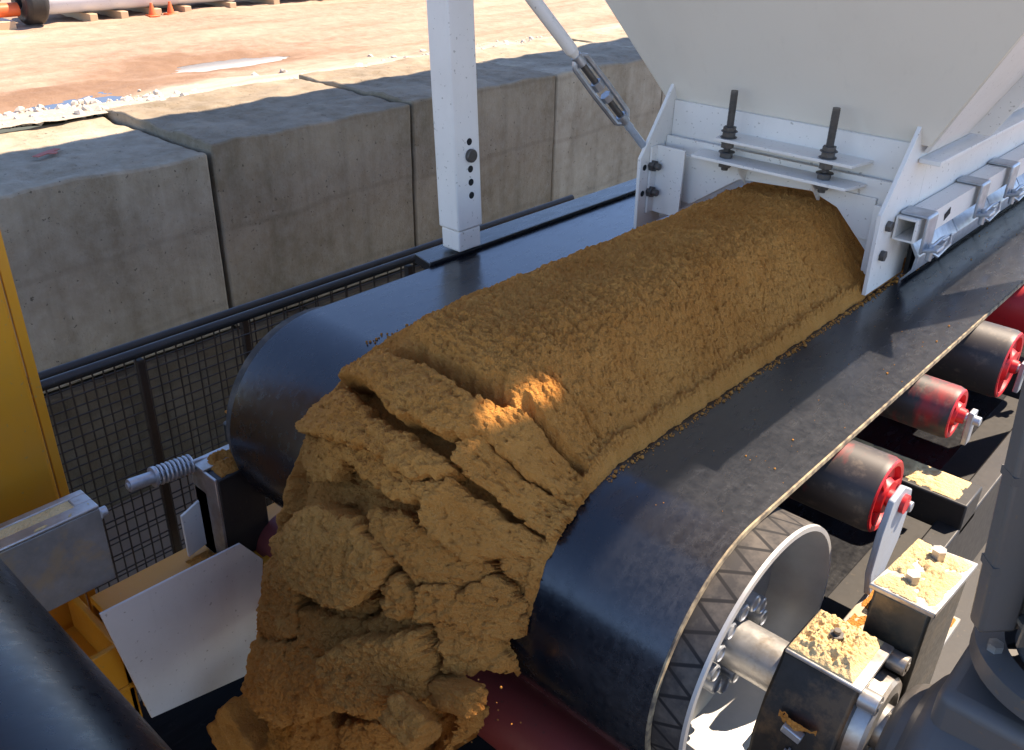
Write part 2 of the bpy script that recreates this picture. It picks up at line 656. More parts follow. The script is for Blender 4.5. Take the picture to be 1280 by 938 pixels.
def yard_mesh():
    xs = np.concatenate([np.linspace(YX, -9, 200), -9 - np.geomspace(0.2, 900, 30)])
    ys = np.concatenate([-np.geomspace(900, 0.5, 30) + -1, np.linspace(-1.0, 9, 320), 9 + np.geomspace(0.5, 900, 30)])
    X, Y = np.meshgrid(xs, ys, indexing='ij')
    near = sst(-14, -9, X)
    Zz = YZ + near * (0.022 * fbm(X * 0.9, Y * 0.5, 4, 3) + 0.014 * fbm(X * 4, Y * 2.2, 4, 9, 0.6) + 0.006 * fbm(X * 14, Y * 12, 3, 19))
    Zz = Zz + 0.055 * sst(-5.4, -4.75, X + 0.2 * fbm(X * 0, Y * 1.2, 3, 4))
    for (px, py, sx, sy) in ((-5.98, 3.62, 0.22, 0.6), (-5.25, 2.12, 0.2, 0.4)):
        Zz = Zz - 0.05 * np.exp(-(((X - px) / sx) ** 2 + ((Y - py) / sy) ** 2))
    n, m = X.shape
    idx = np.arange(n * m).reshape(n, m)
    F = np.stack([idx[:-1, :-1], idx[:-1, 1:], idx[1:, 1:], idx[1:, :-1]], -1).reshape(-1, 4)
    return np.stack([X, Y, Zz], -1).reshape(-1, 3), F


v_, f_ = yard_mesh()
yard = add_mesh('yard_ground', v_, f_, 'yard')
yard.data.transform(Matrix.Translation(yard.location))
yard.location = (0, 0, 0)
tag(yard, kind='structure')
b = MB()
b.box((-4.64, -40, -OFF - 0.2), (60, 60, -OFF))
tag(b.build('pit_floor', 'floor'), kind='structure')
for (px, py, sx, sy, z) in ((-5.98, 3.62, 0.3, 0.8, -1.158), (-5.25, 2.12, 0.3, 0.6, -1.140)):
    b = MB()
    n = 40
    pts = []
    for i in range(n):
        t = 2 * math.pi * i / n
        k = 1 + 0.16 * math.sin(3 * t + 1) + 0.1 * math.sin(5 * t + px)
        pts.append((px + sx * k * math.cos(t), py + sy * k * math.sin(t), z))
    v = [b.bm.verts.new(p) for p in pts]
    b.bm.faces.new(v)
    b.prism([(p[0], p[1]) for p in pts], 'z', z - 0.02, z - 0.003)
    tag(b.build('puddle_water', 'water'), kind='structure')

# rubble along the back of the wall
b = MB()
for i in range(1500):
    y = random.uniform(0.6, 6.2) if random.random() < 0.6 else random.uniform(0.9, 2.6)
    x = -4.70 - abs(random.gauss(0, 0.2))
    if 1.2 < y < 2.2 and random.random() < 0.75:
        x = -4.72 - random.random() * 0.45
    r = random.choice((0.005, 0.006, 0.008, 0.008, 0.011, 0.011, 0.016, 0.028)) * random.uniform(0.6, 1.2)
    ct = Vector((x, y, YZ + 0.05 * max(0, 1 - (-4.70 - x) / 0.6) + r * 0.3))
    m4 = Matrix.Translation(ct) @ Matrix.Rotation(random.random() * 6, 4, Vector((random.random(), random.random(), 1)).normalized()) @ Matrix.Diagonal((r * random.uniform(.7, 1.3), r * random.uniform(.7, 1.3), r * .7, 1))
    bmesh.ops.create_icosphere(b.bm, subdivisions=1, radius=1.0, matrix=m4)
tag(b.build('gravel_rubble', 'rubble', smooth=False), 'pale broken stones and gravel strewn behind the concrete wall', 'gravel', kind='stuff')


# ------------------------------------------------------------------ concrete block wall
def concrete_block(y0, y1, ztop, zbot, label, mat, seed, chip=0.02, xf=-3.7, depth=1.02):
    """one rough cast block with worn arrises"""
    r = np.random.default_rng(seed)
    bm = bmesh.new()
    nx, ny, nz = 34, 44, 40
    W, L, H = depth, y1 - y0, ztop - zbot
    vid = {}

    def vert(i, j, k):
        key = (i, j, k)
        if key not in vid:
            vid[key] = bm.verts.new((-W + W * i / nx, L * j / ny, H * k / nz))
        return vid[key]
    for (n1, n2, fn) in ((ny, nz, lambda a, c, s_: (nx if s_ else 0, a, c)), (nx, nz, lambda a, c, s_: (a, ny if s_ else 0, c)), (nx, ny, lambda a, c, s_: (a, c, nz if s_ else 0))):
        for s_ in (0, 1):
            for a in range(n1):
                for c in range(n2):
                    bm.faces.new([vert(*fn(a + p, c + q, s_)) for (p, q) in ((0, 0), (1, 0), (1, 1), (0, 1))])
    co = np.array([v.co for v in bm.verts])
    # chip the edges: pull verts near two faces inwards by noise
    dx = np.minimum(co[:, 0] + W, -co[:, 0])
    dy = np.minimum(co[:, 1], L - co[:, 1])
    dz = H - co[:, 2]
    nz_ = fbm(co[:, 1] * 4 + seed, co[:, 2] * 4 + co[:, 0] * 5, 4, seed)
    for v, c, a, d, e, q in zip(bm.verts, co, dx, dy, dz, nz_):
        k = 0
        cnt = (a < 1e-4) + (d < 1e-4) + (e < 1e-4)
        if cnt >= 2:
            k = chip * max(0.15, 0.5 + q * 1.6)
            if a < 1e-4:
                v.co.x += -k if v.co.x > -W / 2 else k
            if d < 1e-4:
                v.co.y += k * 0.5 if v.co.y < L / 2 else -k * 0.5
            if e < 1e-4:
                v.co.z -= k
        elif e < 1e-4:
            v.co.z += 0.02 * q
        elif a < 1e-4:
            v.co.x += 0.004 * q
    bmesh.ops.recalc_face_normals(bm, faces=bm.faces)
    me = bpy.data.meshes.new('concrete_block')
    bm.to_mesh(me)
    bm.free()
    o = bpy.data.objects.new('concrete_block', me)
    COL.objects.link(o)
    o.location = (xf, y0, zbot + OFF)
    me.materials.append(MT[mat])
    for p in me.polygons:
        p.use_smooth = True
    me.set_sharp_from_angle(angle=R_(40))
    bv = o.modifiers.new('bevel', 'BEVEL')
    bv.width = 0.012
    bv.segments = 2
    bv.limit_method = 'ANGLE'
    bv.angle_limit = R_(50)
    return tag(o, label, 'concrete block', 'blocks of the concrete retaining wall')


zb = -1.95
blk = concrete_block(0.86, 2.062, -1.088, zb, 'grey concrete block at left with red paint mark on its lower top', 'concrete', 3, 0.028)
mk = MB()
mk.box((-4.17, 1.48, -1.076), (-4.14, 1.62, -1.072), Matrix.Rotation(0.5, 3, 'Z'))
mk.box((-4.16, 1.53, -1.0765), (-4.13, 1.59, -1.0725), Matrix.Rotation(-0.7, 3, 'Z'))
mk.build('paint_mark', 'redmark', blk)
blk.location = blk.location
concrete_block(2.085, 3.272, -1.045, zb, 'brown stained concrete block with a chipped top corner, right of the red-marked one', 'concrete_b', 11, 0.075)
concrete_block(3.29, 4.48, -1.028, zb, 'concrete block directly behind the white post', 'concrete_b', 21, 0.02)
concrete_block(4.49, 5.68, -1.035, zb, 'concrete block behind the galvanised turnbuckle brace, beside the hopper', 'concrete', 31, 0.012)
concrete_block(-0.36, 0.845, -1.09, zb, 'concrete block mostly hidden behind the yellow column', 'concrete', 41, 0.018)
concrete_block(5.69, 6.9, -1.03, zb, 'farthest concrete block, hidden behind the hopper', 'concrete', 51, 0.012)
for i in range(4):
    concrete_block(-0.4 + 1.45 * i, 1.03 + 1.45 * i, zb - 0.015, -OFF, 'low concrete footing block seen only through the wire mesh', 'concrete_shaded', 61 + i, 0.012, xf=-3.66, depth=1.0)

# ------------------------------------------------------------------ yard props far off
pz = -1.12


def pipe(x, z, y0, y1, r, label, mat='pipewhite', group='white pipes stacked in the yard'):
    b = MB()
    b.lathe((x, y0, z), (0, 1, 0), [(0, r), (y1 - y0, r), (y1 - y0, r * 0.86), (0, r * 0.86)], 28, closed=True)
    return tag(b.build('steel_pipe', mat), label, 'pipe', group)


pipe(-8.5, pz + 0.19, 3.42, 9.5, 0.13, 'long white pipe lowest and nearest in the yard stack')
pipe(-8.78, pz + 0.19, 3.5, 9.5, 0.13, 'long white pipe behind the nearest one on the timbers')
pipe(-8.64, pz + 0.42, 3.6, 9.4, 0.13, 'long white pipe lying on top of two lower pipes')
pipe(-8.42, pz + 0.13, 2.4, 3.17, 0.055, 'short orange pipe at the left end of the yard stack', 'orange', 'short pipes at the left end of the stack')
pipe(-8.6, pz + 0.27, 2.3, 3.1, 0.1, 'short white pipe resting above the orange one', 'pipewhite', 'short pipes at the left end of the stack')
for i, y in enumerate((3.72, 4.0, 4.32, 4.62, 5.1, 5.6, 6.2)):
    b = MB()
    b.box((-9.1, y, pz - 0.02), (-8.33, y + 0.07, pz + 0.058))
    tag(b.build('timber_bearer', 'timber', bevel=0.004), 'timber bearer under the long white pipes', 'timber', 'timber bearers under the pipe stack')
b = MB()
b.prism([(-8.75, pz - .02), (-8.33, pz - .02), (-8.33, pz + .053), (-8.75, pz + .053)], 'y', 2.5, 3.1)
tag(b.build('timber_cradle', 'timber', bevel=0.004), 'timber cradle under the short orange pipe', 'timber')
b = MB()
b.lathe((-8.42, 3.19, pz + 0.19), (0, 1, 0), [(0, 0.06), (0, 0.16), (0.03, 0.19), (0.15, 0.19), (0.18, 0.16), (0.18, 0.06)], 24, closed=True)
tag(b.build('black_tyre', 'black', bevel=0.01), 'black tyre standing between the orange pipe and white pipes', 'tyre')
for (x, y, lb) in ((-8.3, 4.28, 'orange traffic cone beside the pipes, left of two'), (-8.3, 4.46, 'orange traffic cone beside the pipes, right of two')):
    t = thing('traffic_cone', lb, 'traffic cone', (x, y, pz), 'orange cones by the pipe stack')
    b = MB()
    b.box((x - .05, y - .05, pz), (x + .05, y + .05, pz + .015))
    b.build('base', 'orange', t, 0.004)
    b = MB()
    b.lathe((x, y, pz + .015), (0, 0, 1), [(0, .034), (.10, .010), (.10, .001)], 20)
    b.build('cone_body', 'orange', t)


# ------------------------------------------------------------------ wire mesh fences
def fence(x, y0, y1, ztop, zbot, label, posts, dz=0.0, step=0.062):
    t = thing('wire_fence', label, 'mesh fence', (x, y0, zbot), 'parallel mesh guards along the conveyor')
    b = MB()
    b.cyl((x, y0, ztop), (x, y1, ztop), 0.015, seg=12)
    b.build('top_rail', 'black', t)
    b = MB()
    wr = 0.0026
    ny = int((y1 - y0) / step)
    for i in range(ny + 1):
        y = y0 + i * step
        b.cyl((x + 0.006, y, zbot), (x + 0.006, y, ztop), wr, seg=5)
    nz = int((ztop - zbot) / step)
    for i in range(1, nz):
        z = ztop - i * step
        b.cyl((x, y0, z), (x, y1, z), wr, seg=5)
    b.build('wire_panel', 'wire', t)
    for y in posts:
        b = MB()
        b.box((x - .012, y - .012, zbot), (x + .012, y + .012, ztop - .02))
        b.build('post', 'wire', t, 0.003)
    return t


fence(-2.3, 0.1, 2.70, -1.185, -OFF, 'wire mesh guard with a black top rail, nearer the conveyor', (0.98, 2.0))
fence(-2.52, 0.1, 3.2, -1.30 + 0.03, -OFF, 'wire mesh guard with a black top rail, nearer the concrete wall', (1.45, 2.6), step=0.066)

# ------------------------------------------------------------------ main feeder conveyor
PY, PZ, RB = 1.168, -1.187, 0.267          # head pulley centre, belt outer radius
BZ = PZ + RB                                # belt top
TAIL = 4.6
conv = thing('feeder_conveyor', 'black rubber belt feeder carrying the sand, with red rollers beneath', 'conveyor', (-1.1, 2.4, -OFF))


def belt_loop(py, pz, ro, th, ytail, x0, x1, name, mat, parent, sgn=1, seg=40):
    """closed belt loop round a head pulley at py and a tail pulley at ytail"""
    outer, inner = [], []
    for r, L in ((ro, outer), (ro - th, inner)):
        for i in range(seg + 1):
            t = math.pi * i / seg
            L.append((py - sgn * r * math.sin(t), pz + r * math.cos(t)))
        for i in range(seg + 1):
            t = math.pi * i / seg
            L.append((ytail + sgn * r * math.sin(t), pz - r * math.cos(t)))
    n = len(outer)
    b = MB()
    P = [(x, *p) for x in (x0, x1) for p in outer] + [(x, *p) for x in (x0, x1) for p in inner]
    F = []
    for i in range(n):
        j = (i + 1) % n
        F.append((i, j, n + j, n + i))
        F.append((2 * n + i, 3 * n + i, 3 * n + j, 2 * n + j))
        F.append((i, 2 * n + i, 2 * n + j, j))
        F.append((n + i, n + j, 3 * n + j, 3 * n + i))
    b._add(P, F)
    return b.build(name, mat, parent)


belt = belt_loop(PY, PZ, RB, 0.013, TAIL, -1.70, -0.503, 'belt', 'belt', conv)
belt_loop(PY, PZ, RB - 0.0012, 0.0105, TAIL, -0.5035, -0.4995, 'belt_edge', 'beltedge', belt)

# head pulley
RD = RB - 0.0145
XE = -0.446
pul = MB()
pul.lathe((-1.74, PY, PZ), (1, 0, 0), [(0, 0.03), (0, RD), (-XE - 0 + 0, RD)] if False else [(0, 0.05), (0, RD), (1.74 + XE, RD)], 96)
head = pul.build('head_pulley', make_lagging(PY - 2.4, PZ + OFF, -0.505 + 1.1, 0.058), conv)
for n_ in head.data.materials[0].node_tree.nodes:
    pass
b = MB()
b.lathe((XE, PY, PZ), (1, 0, 0), [(-0.002, RD + 0.001), (0.004, RD), (0.005, RD - 0.009), (-0.002, RD - 0.013), (-0.05, RD - 0.026), (-0.098, RD - 0.03), (-0.1, RD + 0.0)], 96)
b.build('rim', 'drumsteel', head)
b = MB()
b.lathe((XE - 0.095, PY, PZ), (1, 0, 0), [(0, RD - 0.02), (-0.012, 0.17), (-0.016, 0.125), (-0.004, 0.12), (0.0, 0.1), (0.0, 0.03)], 72)
b.build('end_disc', 'drumsteel', head)
b = MB()
b.lathe((XE - 0.097, PY, PZ), (1, 0, 0), [(0, 0.1), (0.022, 0.098), (0.024, 0.09), (0.024, 0.066), (0.03, 0.064), (0.032, 0.045)], 48)
b.build('hub_ring', 'steel', head)
for i in range(12):
    t = 2 * math.pi * i / 12 + 0.1
    y, z = PY + 0.082 * math.cos(t), PZ + 0.082 * math.sin(t)
    b = MB()
    b.cyl((XE - 0.075, y, z), (XE - 0.04, y, z), 0.0165, seg=14)
    b.lathe((XE - 0.04, y, z), (1, 0, 0), [(0, 0.0165), (0.002, 0.014), (-0.006, 0.008), (-0.006, 0)], 12)
    b.build('bolt', 'galv', head)
b = MB()
b.lathe((-0.56, PY, PZ), (1, 0, 0), [(0, .047), (0.16, .047), (0.163, .044), (0.165, 0.038), (0.42, .038), (0.42, 0)], 40)
b.build('shaft', 'steel', head)

# rollers under the belt
RY = ((1.53, 0.078, -0.408), (1.91, 0.060, -0.412), (2.30, 0.088, -0.412), (2.72, 0.088, -0.40), (3.14, 0.088, -0.40))
for (y, r, xe) in RY:
    z = BZ - 0.014 - r
    b = MB()
    b.lathe((-1.68, y, z), (1, 0, 0), [(0, 0.02), (0, r), (1.68 + xe - 0.012, r), (1.68 + xe, r - 0.004), (1.68 + xe, r - 0.012)], 40)
    ro = b.build('roller', 'red' if y > 2.6 else 'worn', conv)
    b = MB()
    b.lathe((xe - 0.001, y, z), (1, 0, 0), [(0, r - 0.003), (0.003, r - 0.006), (0.002, r - 0.015), (-0.008, r - 0.02), (-0.009, r * 0.5), (0.006, r * 0.42), (0.006, 0.018), (0.02, 0.016), (0.02, 0)], 36)
    for k in range(3):
        t = k * 2.1 + 0.6
        b.box((xe - 0.008, y - 0.006, z + r * 0.4), (xe + 0.001, y + 0.006, z + r * 0.8), Matrix.Rotation(t, 3, 'X'), (xe, y, z))
    b.build('end_cap', 'red', ro)
    b = MB()
    b.cyl((xe + 0.018, y, z), (xe + 0.05, y, z), 0.011, seg=12)
    b.box((xe + 0.025, y - 0.014, z - 0.06), (xe + 0.037, y + 0.014, z + 0.02))
    b.build('axle', 'galv', ro, 0.002)

# snub roller under the head pulley
b = MB()
b.lathe((-1.75, 1.035, -1.57), (1, 0, 0), [(0, 0.02), (0, 0.085), (1.32, 0.085), (1.32, 0.02)], 40)
b.build('snub_roller', 'dullred', conv, 0.004)

# frame of the conveyor
for (x0, x1) in ((-0.36, -0.31), (-1.9, -1.85)):
    b = MB()
    b.box((x0, 1.42, -1.42), (x1, 4.8, -1.17))
    b.build('side_channel', 'black', conv, 0.004)
for (y0, z0) in ((1.76, -1.19), (2.48, -1.19), (3.3, -1.19)):
    b = MB()
    b.box((-1.85, y0, z0), (-0.31, y0 + 0.1, z0 + 0.08))
    b.build('cross_beam', 'black', conv, 0.004)
for x in (-0.39, -1.86):
    for y in (1.5, 4.5):
        b = MB()
        b.box((x, y, -OFF), (x + 0.09, y + 0.09, -1.42))
        b.build('leg', 'black', conv, 0.004)
# bracket carrying the first roller: rounded upright plate, red bolt, foot plate
b = MB()
b.box((-0.52, 1.30, -1.46), (0.75, 4.9, -1.44))  # added black sheet standing in for the shade below the rollers
b.box((-0.52, 1.28, -1.62), (0.75, 1.299, -1.44))
b.build('shade_backing', 'black', conv, 0.002)
b = MB()
pl = [(1.452, -0.965), (1.50, -0.955), (1.548, -0.985), (1.56, -1.03), (1.55, -1.10), (1.50, -1.175), (1.45, -1.185), (1.425, -1.12), (1.43, -1.03)]
b.prism(pl, 'x', -0.382, -0.370)
brk = b.build('roller_bracket', 'bluegrey', conv, 0.003)
b = MB()
b.cyl((-0.370, 1.505, -0.995), (-0.362, 1.505, -0.995), 0.019, seg=18)
b.build('bolt', 'red', brk)
b = MB()
b.box((-0.382, 1.33, -1.205), (-0.22, 1.52, -1.193))
b.build('foot_plate', 'dustysteel', brk, 0.002)
# deck plate beside the belt, under the post
b = MB()
b.prism([(-1.705, 1.56), (-1.795, 1.585), (-1.80, 3.6), (-1.705, 3.6)], 'z', BZ - 0.02, BZ + 0.008)
b.build('deck_plate', 'shiny', conv, 0.002)
b = MB()
b.box((-1.7115, 1.565, BZ + 0.0075), (-1.7045, 3.6, BZ + 0.0115))
b.build('deck_lip', 'black', conv, 0.001)

# bearing block on the shaft
bx0, bx1 = -0.385, -0.258
b = MB()
zt = -1.072
prof = [(1.098, zt), (1.212, zt), (1.225, zt - 0.03), (1.285, zt - 0.09), (1.30, zt - 0.15), (1.30, zt - 0.3), (1.03, zt - 0.3), (1.035, zt - 0.14), (1.055, zt - 0.075), (1.09, zt - 0.02)]
b.prism(prof, 'x', bx0, bx1)
bear = b.build('bearing_block', 'castiron', conv, 0.006)
b = MB()
b.box((bx0 + 0.006, 1.09, zt + 0.001), (bx1 + 0.006, 1.216, zt + 0.008))
b.build('top_plate', 'steel', bear, 0.002)
b = MB()
b.lathe((bx1 - 0.005, PY, PZ), (1, 0, 0), [(0, 0.085), (0.028, 0.083), (0.034, 0.078), (0.036, 0.06), (0.028, 0.055), (0.028, 0.03)], 40)
b.build('bearing_cap', 'steel', bear)
for (y, z) in ((1.225, -1.098), (1.115, -1.098)):
    b = MB()
    b.cyl((bx1, y, z), (bx1 + 0.03, y, z), 0.017, seg=16)
    b.cyl((bx1 + 0.03, y, z), (bx1 + 0.032, y, z), 0.009, seg=6)
    b.build('lug', 'steel', bear, 0.002)
b = MB()
b.hexnut((-0.325, 1.15, zt + 0.006), (-0.325, 1.15, zt + 0.034), 0.012)
b.cyl((-0.325, 1.15, zt + 0.03), (-0.325, 1.15, zt + 0.042), 0.006, seg=10)
b.build('bolt', 'darksteel', bear)
b = MB()
b.box((-0.338, 1.030, -1.172), (-0.305, 1.046, -1.157), Matrix.Rotation(0.2, 3, 'Y'))
b.build('grease_plug', 'galv', bear, 0.002)
b = MB()
yf = 1.0335
for (dx, dz, wx, wz) in ((0, 0, 0.008, 0.0016), (0, 0, 0.0016, 0.008)):
    b.box((-0.318 + dx - wx, yf - 0.002, -1.203 + dz - wz), (-0.318 + dx + wx, yf + 0.001, -1.203 + dz + wz))
b.build('plus_mark', 'galv', bear)
# second steel housing behind it
b = MB()
b.hull([(-0.315, 1.235, -1.30), (-0.225, 1.235, -1.30), (-0.215, 1.395, -1.28), (-0.30, 1.40, -1.28)],
       [(-0.315, 1.248, -1.0), (-0.222, 1.249, -1.0), (-0.213, 1.405, -0.995), (-0.298, 1.395, -0.995)])
hs = b.build('bearing_housing', 'oliveiron', conv, 0.006)
b = MB()
b.hull([(-0.322, 1.242, -1.0), (-0.215, 1.243, -1.0), (-0.206, 1.41, -0.994), (-0.304, 1.40, -0.994)],
       [(-0.322, 1.242, -0.99), (-0.215, 1.243, -0.99), (-0.206, 1.41, -0.984), (-0.304, 1.40, -0.984)])
b.build('cover_plate', 'steel', hs, 0.002)
for (x, y, z) in ((-0.272, 1.29, -0.99), (-0.262, 1.375, -0.985)):
    b = MB()
    b.hexnut((x, y, z), (x, y, z + 0.02), 0.012)
    b.build('bolt', 'steel', hs)

# tensioner at the far end of the snub roller: dark block, coil spring on a rod, white angle
tn = MB()
tn.box((-1.86, 0.875, -1.56), (-1.745, 1.0, -1.30))
ten = tn.build('tension_block', 'black', conv, 0.004)
b = MB()
b.box((-1.862, 0.868, -1.56), (-1.746, 0.876, -1.296))
b.box((-1.862, 0.868, -1.30), (-1.80, 1.0, -1.292))
b.build('steel_plate', 'steel', ten, 0.002)
b = MB()
b.cyl((-1.85, 0.70, -1.277), (-1.85, 0.93, -1.30), 0.008, seg=12)
b.cyl((-1.85, 0.705, -1.2775), (-1.85, 0.765, -1.2835), 0.016, seg=18)
b.cyl((-1.85, 0.764, -1.2834), (-1.85, 0.770, -1.284), 0.026, seg=18)
b.build('tension_rod', 'galv', ten)
b = MB()
pts = []
for i in range(9 * 14 + 1):
    t = i / 14
    s = t / 9
    y = 0.772 + 0.10 * s
    pts.append((-1.85 + 0.022 * math.cos(2 * math.pi * t), y, -1.284 - 0.009 * s + 0.022 * math.sin(2 * math.pi * t)))
b.tube(pts, 0.0042, 7)
b.build('coil_spring', 'galv', ten)
b = MB()
b.box((-1.83, 0.955, -1.262), (-1.74, 1.03, -1.20))
b.box((-1.815, 0.97, -1.20), (-1.76, 1.015, -1.165))
b.build('upper_lug', 'black', ten, 0.006)
b = MB()
b.prism([(0.815, -1.43), (0.875, -1.405), (0.875, -1.545), (0.815, -1.56)], 'x', -1.855, -1.847)
b.prism([(-1.855, 0.868), (-1.80, 0.868), (-1.80, 0.874), (-1.855, 0.874)], 'z', -1.56, -1.36)
b.build('angle_plate', 'white', ten, 0.001)

# ------------------------------------------------------------------ gear motor at the right
gm = thing('gear_motor', 'grey geared motor with cooling fins at the right edge', 'motor', (-0.03, 1.2, -1.5))
b = MB()
b.lathe((-0.215, PY, PZ), (1, 0, 0), [(0, 0.05), (0, 0.085), (0.03, 0.10), (0.05, 0.14), (0.22, 0.15), (0.26, 0.12), (0.26, 0.0)], 40)
b.box((-0.16, 1.10, -1.28), (0.10, 1.34, -1.0))
b.build('gearbox', 'grey', gm, 0.02, seg=3)
mx, my = -0.02, 1.23
b = MB()
b.lathe((mx, my, -1.0), (0, 0, 1), [(0, 0.10), (0.02, 0.125), (0.03, 0.138), (0.06, 0.138), (0.063, 0.128), (0.066, 0.1)], 48)
b.build('flange', 'grey', gm)
b = MB()
b.lathe((mx, my, -0.94), (0, 0, 1), [(0, 0.085), (0.55, 0.085), (0.57, 0.07), (0.57, 0)], 40)
b.build('motor_body', 'grey', gm)
b = MB()
for k in range(18):
    t = 2 * math.pi * k / 18
    b.box((mx - 0.0022, my + 0.08, -0.90), (mx + 0.0022, my + 0.112, -0.42), Matrix.Rotation(t, 3, 'Z'), (mx, my, -0.66))
for z in (-0.88, -0.83, -0.78, -0.73, -0.68, -0.63, -0.58, -0.53, -0.48):
    b.lathe((mx, my, z), (0, 0, 1), [(0, 0.084), (0, 0.105), (0.008, 0.105), (0.008, 0.084)], 40, closed=True)
b.build('cooling_fin', 'finpaint', gm)
b = MB()
b.hull([(-0.16, 1.155, -0.90), (-0.138, 1.132, -0.90), (-0.10, 1.172, -0.90), (-0.122, 1.20, -0.90)],
       [(-0.20, 1.155, -0.40), (-0.178, 1.132, -0.40), (-0.12, 1.172, -0.40), (-0.142, 1.20, -0.40)])
cvr = b.build('cable_cover', 'grey', gm, 0.006)
for (z, dx) in ((-0.80, -0.008), (-0.66, -0.019)):
    b = MB()
    b.hull([(-0.1605 + dx, 1.155, z), (-0.138 + dx, 1.1305, z), (-0.098 + dx, 1.172, z), (-0.121 + dx, 1.2015, z)],
           [(-0.1615 + dx, 1.155, z + .012), (-0.139 + dx, 1.1305, z + .012), (-0.099 + dx, 1.172, z + .012), (-0.122 + dx, 1.2015, z + .012)])
    b.build('band', 'grey', cvr)
for k in range(4):
    t = k * math.pi / 2 + 0.6
    b = MB()
    x, y = mx + 0.118 * math.cos(t), my + 0.118 * math.sin(t)
    b.hexnut((x, y, -0.945), (x, y, -0.925), 0.011)
    b.build('bolt', 'steel', gm)

# ------------------------------------------------------------------ hopper
hop = thing('feed_hopper', 'large white steel hopper with an adjustable gate above the sand', 'hopper', (-1.12, 3.0, BZ))
XL, XR = -1.472, -0.768
tk = 0.011


def side_plate(x0, x1):
    b = MB()
    b.prism([(2.19, BZ + 0.012), (2.182, -0.695), (2.322, -0.50), (2.345, -0.50), (2.424, -0.545), (2.424, -0.63), (2.424, BZ + 0.012)], 'x', x0, x1)
    return b


lp = side_plate(XL - tk, XL).build('side_plate', 'white', hop, 0.0015)
rp = side_plate(XR, XR + tk).build('side_plate', 'white', hop, 0.0015)
# sloping front and the rest of the shell
ft = 0.18      # top of the shell


def fy(z):
    return 2.345 - 0.5 * (z + 0.55)


zl = -0.55
xl = lambda z: -1.502 - 0.60 * (z - zl)
xr = lambda z: -0.765 + 0.60 * (z - zl) + 0.02
b = MB()
b.hull([(xl(zl), fy(zl), zl), (xr(zl) + .01, fy(zl), zl), (xr(zl) + .01, fy(zl) + .014, zl), (xl(zl), fy(zl) + .014, zl)],
       [(xl(ft), fy(ft), ft), (xr(ft) + .01, fy(ft), ft), (xr(ft) + .01, fy(ft) + .014, ft), (xl(ft), fy(ft) + .014, ft)])
b.build('front_wall', 'hopper', hop, 0.0015)
yb = 4.0
ybt = 4.6
b = MB()
b.hull([(xr(zl) - .008, fy(zl) + .015, zl - .02), (xr(zl) + .004, fy(zl) + .015, zl - .02), (xr(zl) + .004, yb, zl - .02), (xr(zl) - .008, yb, zl - .02)],
       [(xr(ft) - .008, fy(ft) + .015, ft), (xr(ft) + .004, fy(ft) + .015, ft), (xr(ft) + .004, ybt, ft), (xr(ft) - .008, ybt, ft)])
b.build('side_wall', 'white', hop, 0.0015)
b = MB()
b.hull([(xl(zl), fy(zl) + .015, zl - .02), (xl(zl) + .012, fy(zl) + .015, zl - .02), (xl(zl) + .012, yb, zl - .02), (xl(zl), yb, zl - .02)],
       [(xl(ft), fy(ft) + .015, ft), (xl(ft) + .012, fy(ft) + .015, ft), (xl(ft) + .012, ybt, ft), (xl(ft), ybt, ft)])
b.build('side_wall', 'hopper', hop, 0.0015)
b = MB()
b.hull([(xl(zl), yb + .002, zl - .02), (xr(zl), yb + .002, zl - .02), (xr(zl), yb + .014, zl - .02), (xl(zl), yb + .014, zl - .02)],
       [(xl(ft), ybt + .002, ft), (xr(ft), ybt + .002, ft), (xr(ft), ybt + .014, ft), (xl(ft), ybt + .014, ft)])
b.build('back_wall', 'hopper', hop, 0.0015)
# vertical skirt walls below the shell
b = MB()
b.box((XR, 2.425, BZ + 0.05), (XR + tk, yb, zl - 0.022))
sk = b.build('skirt_wall', 'white', hop, 0.0015)
b = MB()
b.box((XL - tk, 2.425, BZ + 0.012), (XL, yb, zl - 0.022))
b.build('skirt_wall', 'white', hop, 0.0015)
# stiffener rib on the right-hand wall
b = MB()
b.hull([(xr(zl) + .006, 2.64, zl - .015), (xr(zl) + .006, 2.65, zl - .015), (xr(zl) + .06, 2.65, zl - .015), (xr(zl) + .06, 2.64, zl - .015)],
       [(xr(0.17) + .006, 2.64, 0.17), (xr(0.17) + .006, 2.65, 0.17), (xr(0.17) + .06, 2.65, 0.17), (xr(0.17) + .06, 2.64, 0.17)])
b.build('rib', 'white', hop, 0.001)
b = MB()
b.box((XR + tk + .001, 2.35, zl - 0.045), (XR + tk + 0.055, yb, zl - 0.033))
b.build('skirt_flange', 'white', hop, 0.0015)
# fixed band above the gate
b = MB()
b.prism([(2.33, zl + 0.003), (2.342, zl + 0.004), (2.342, -0.70), (2.33, -0.70)], 'x', XL + 0.001, XR - 0.001)
b.build('gate_band', 'white', hop, 0.001)
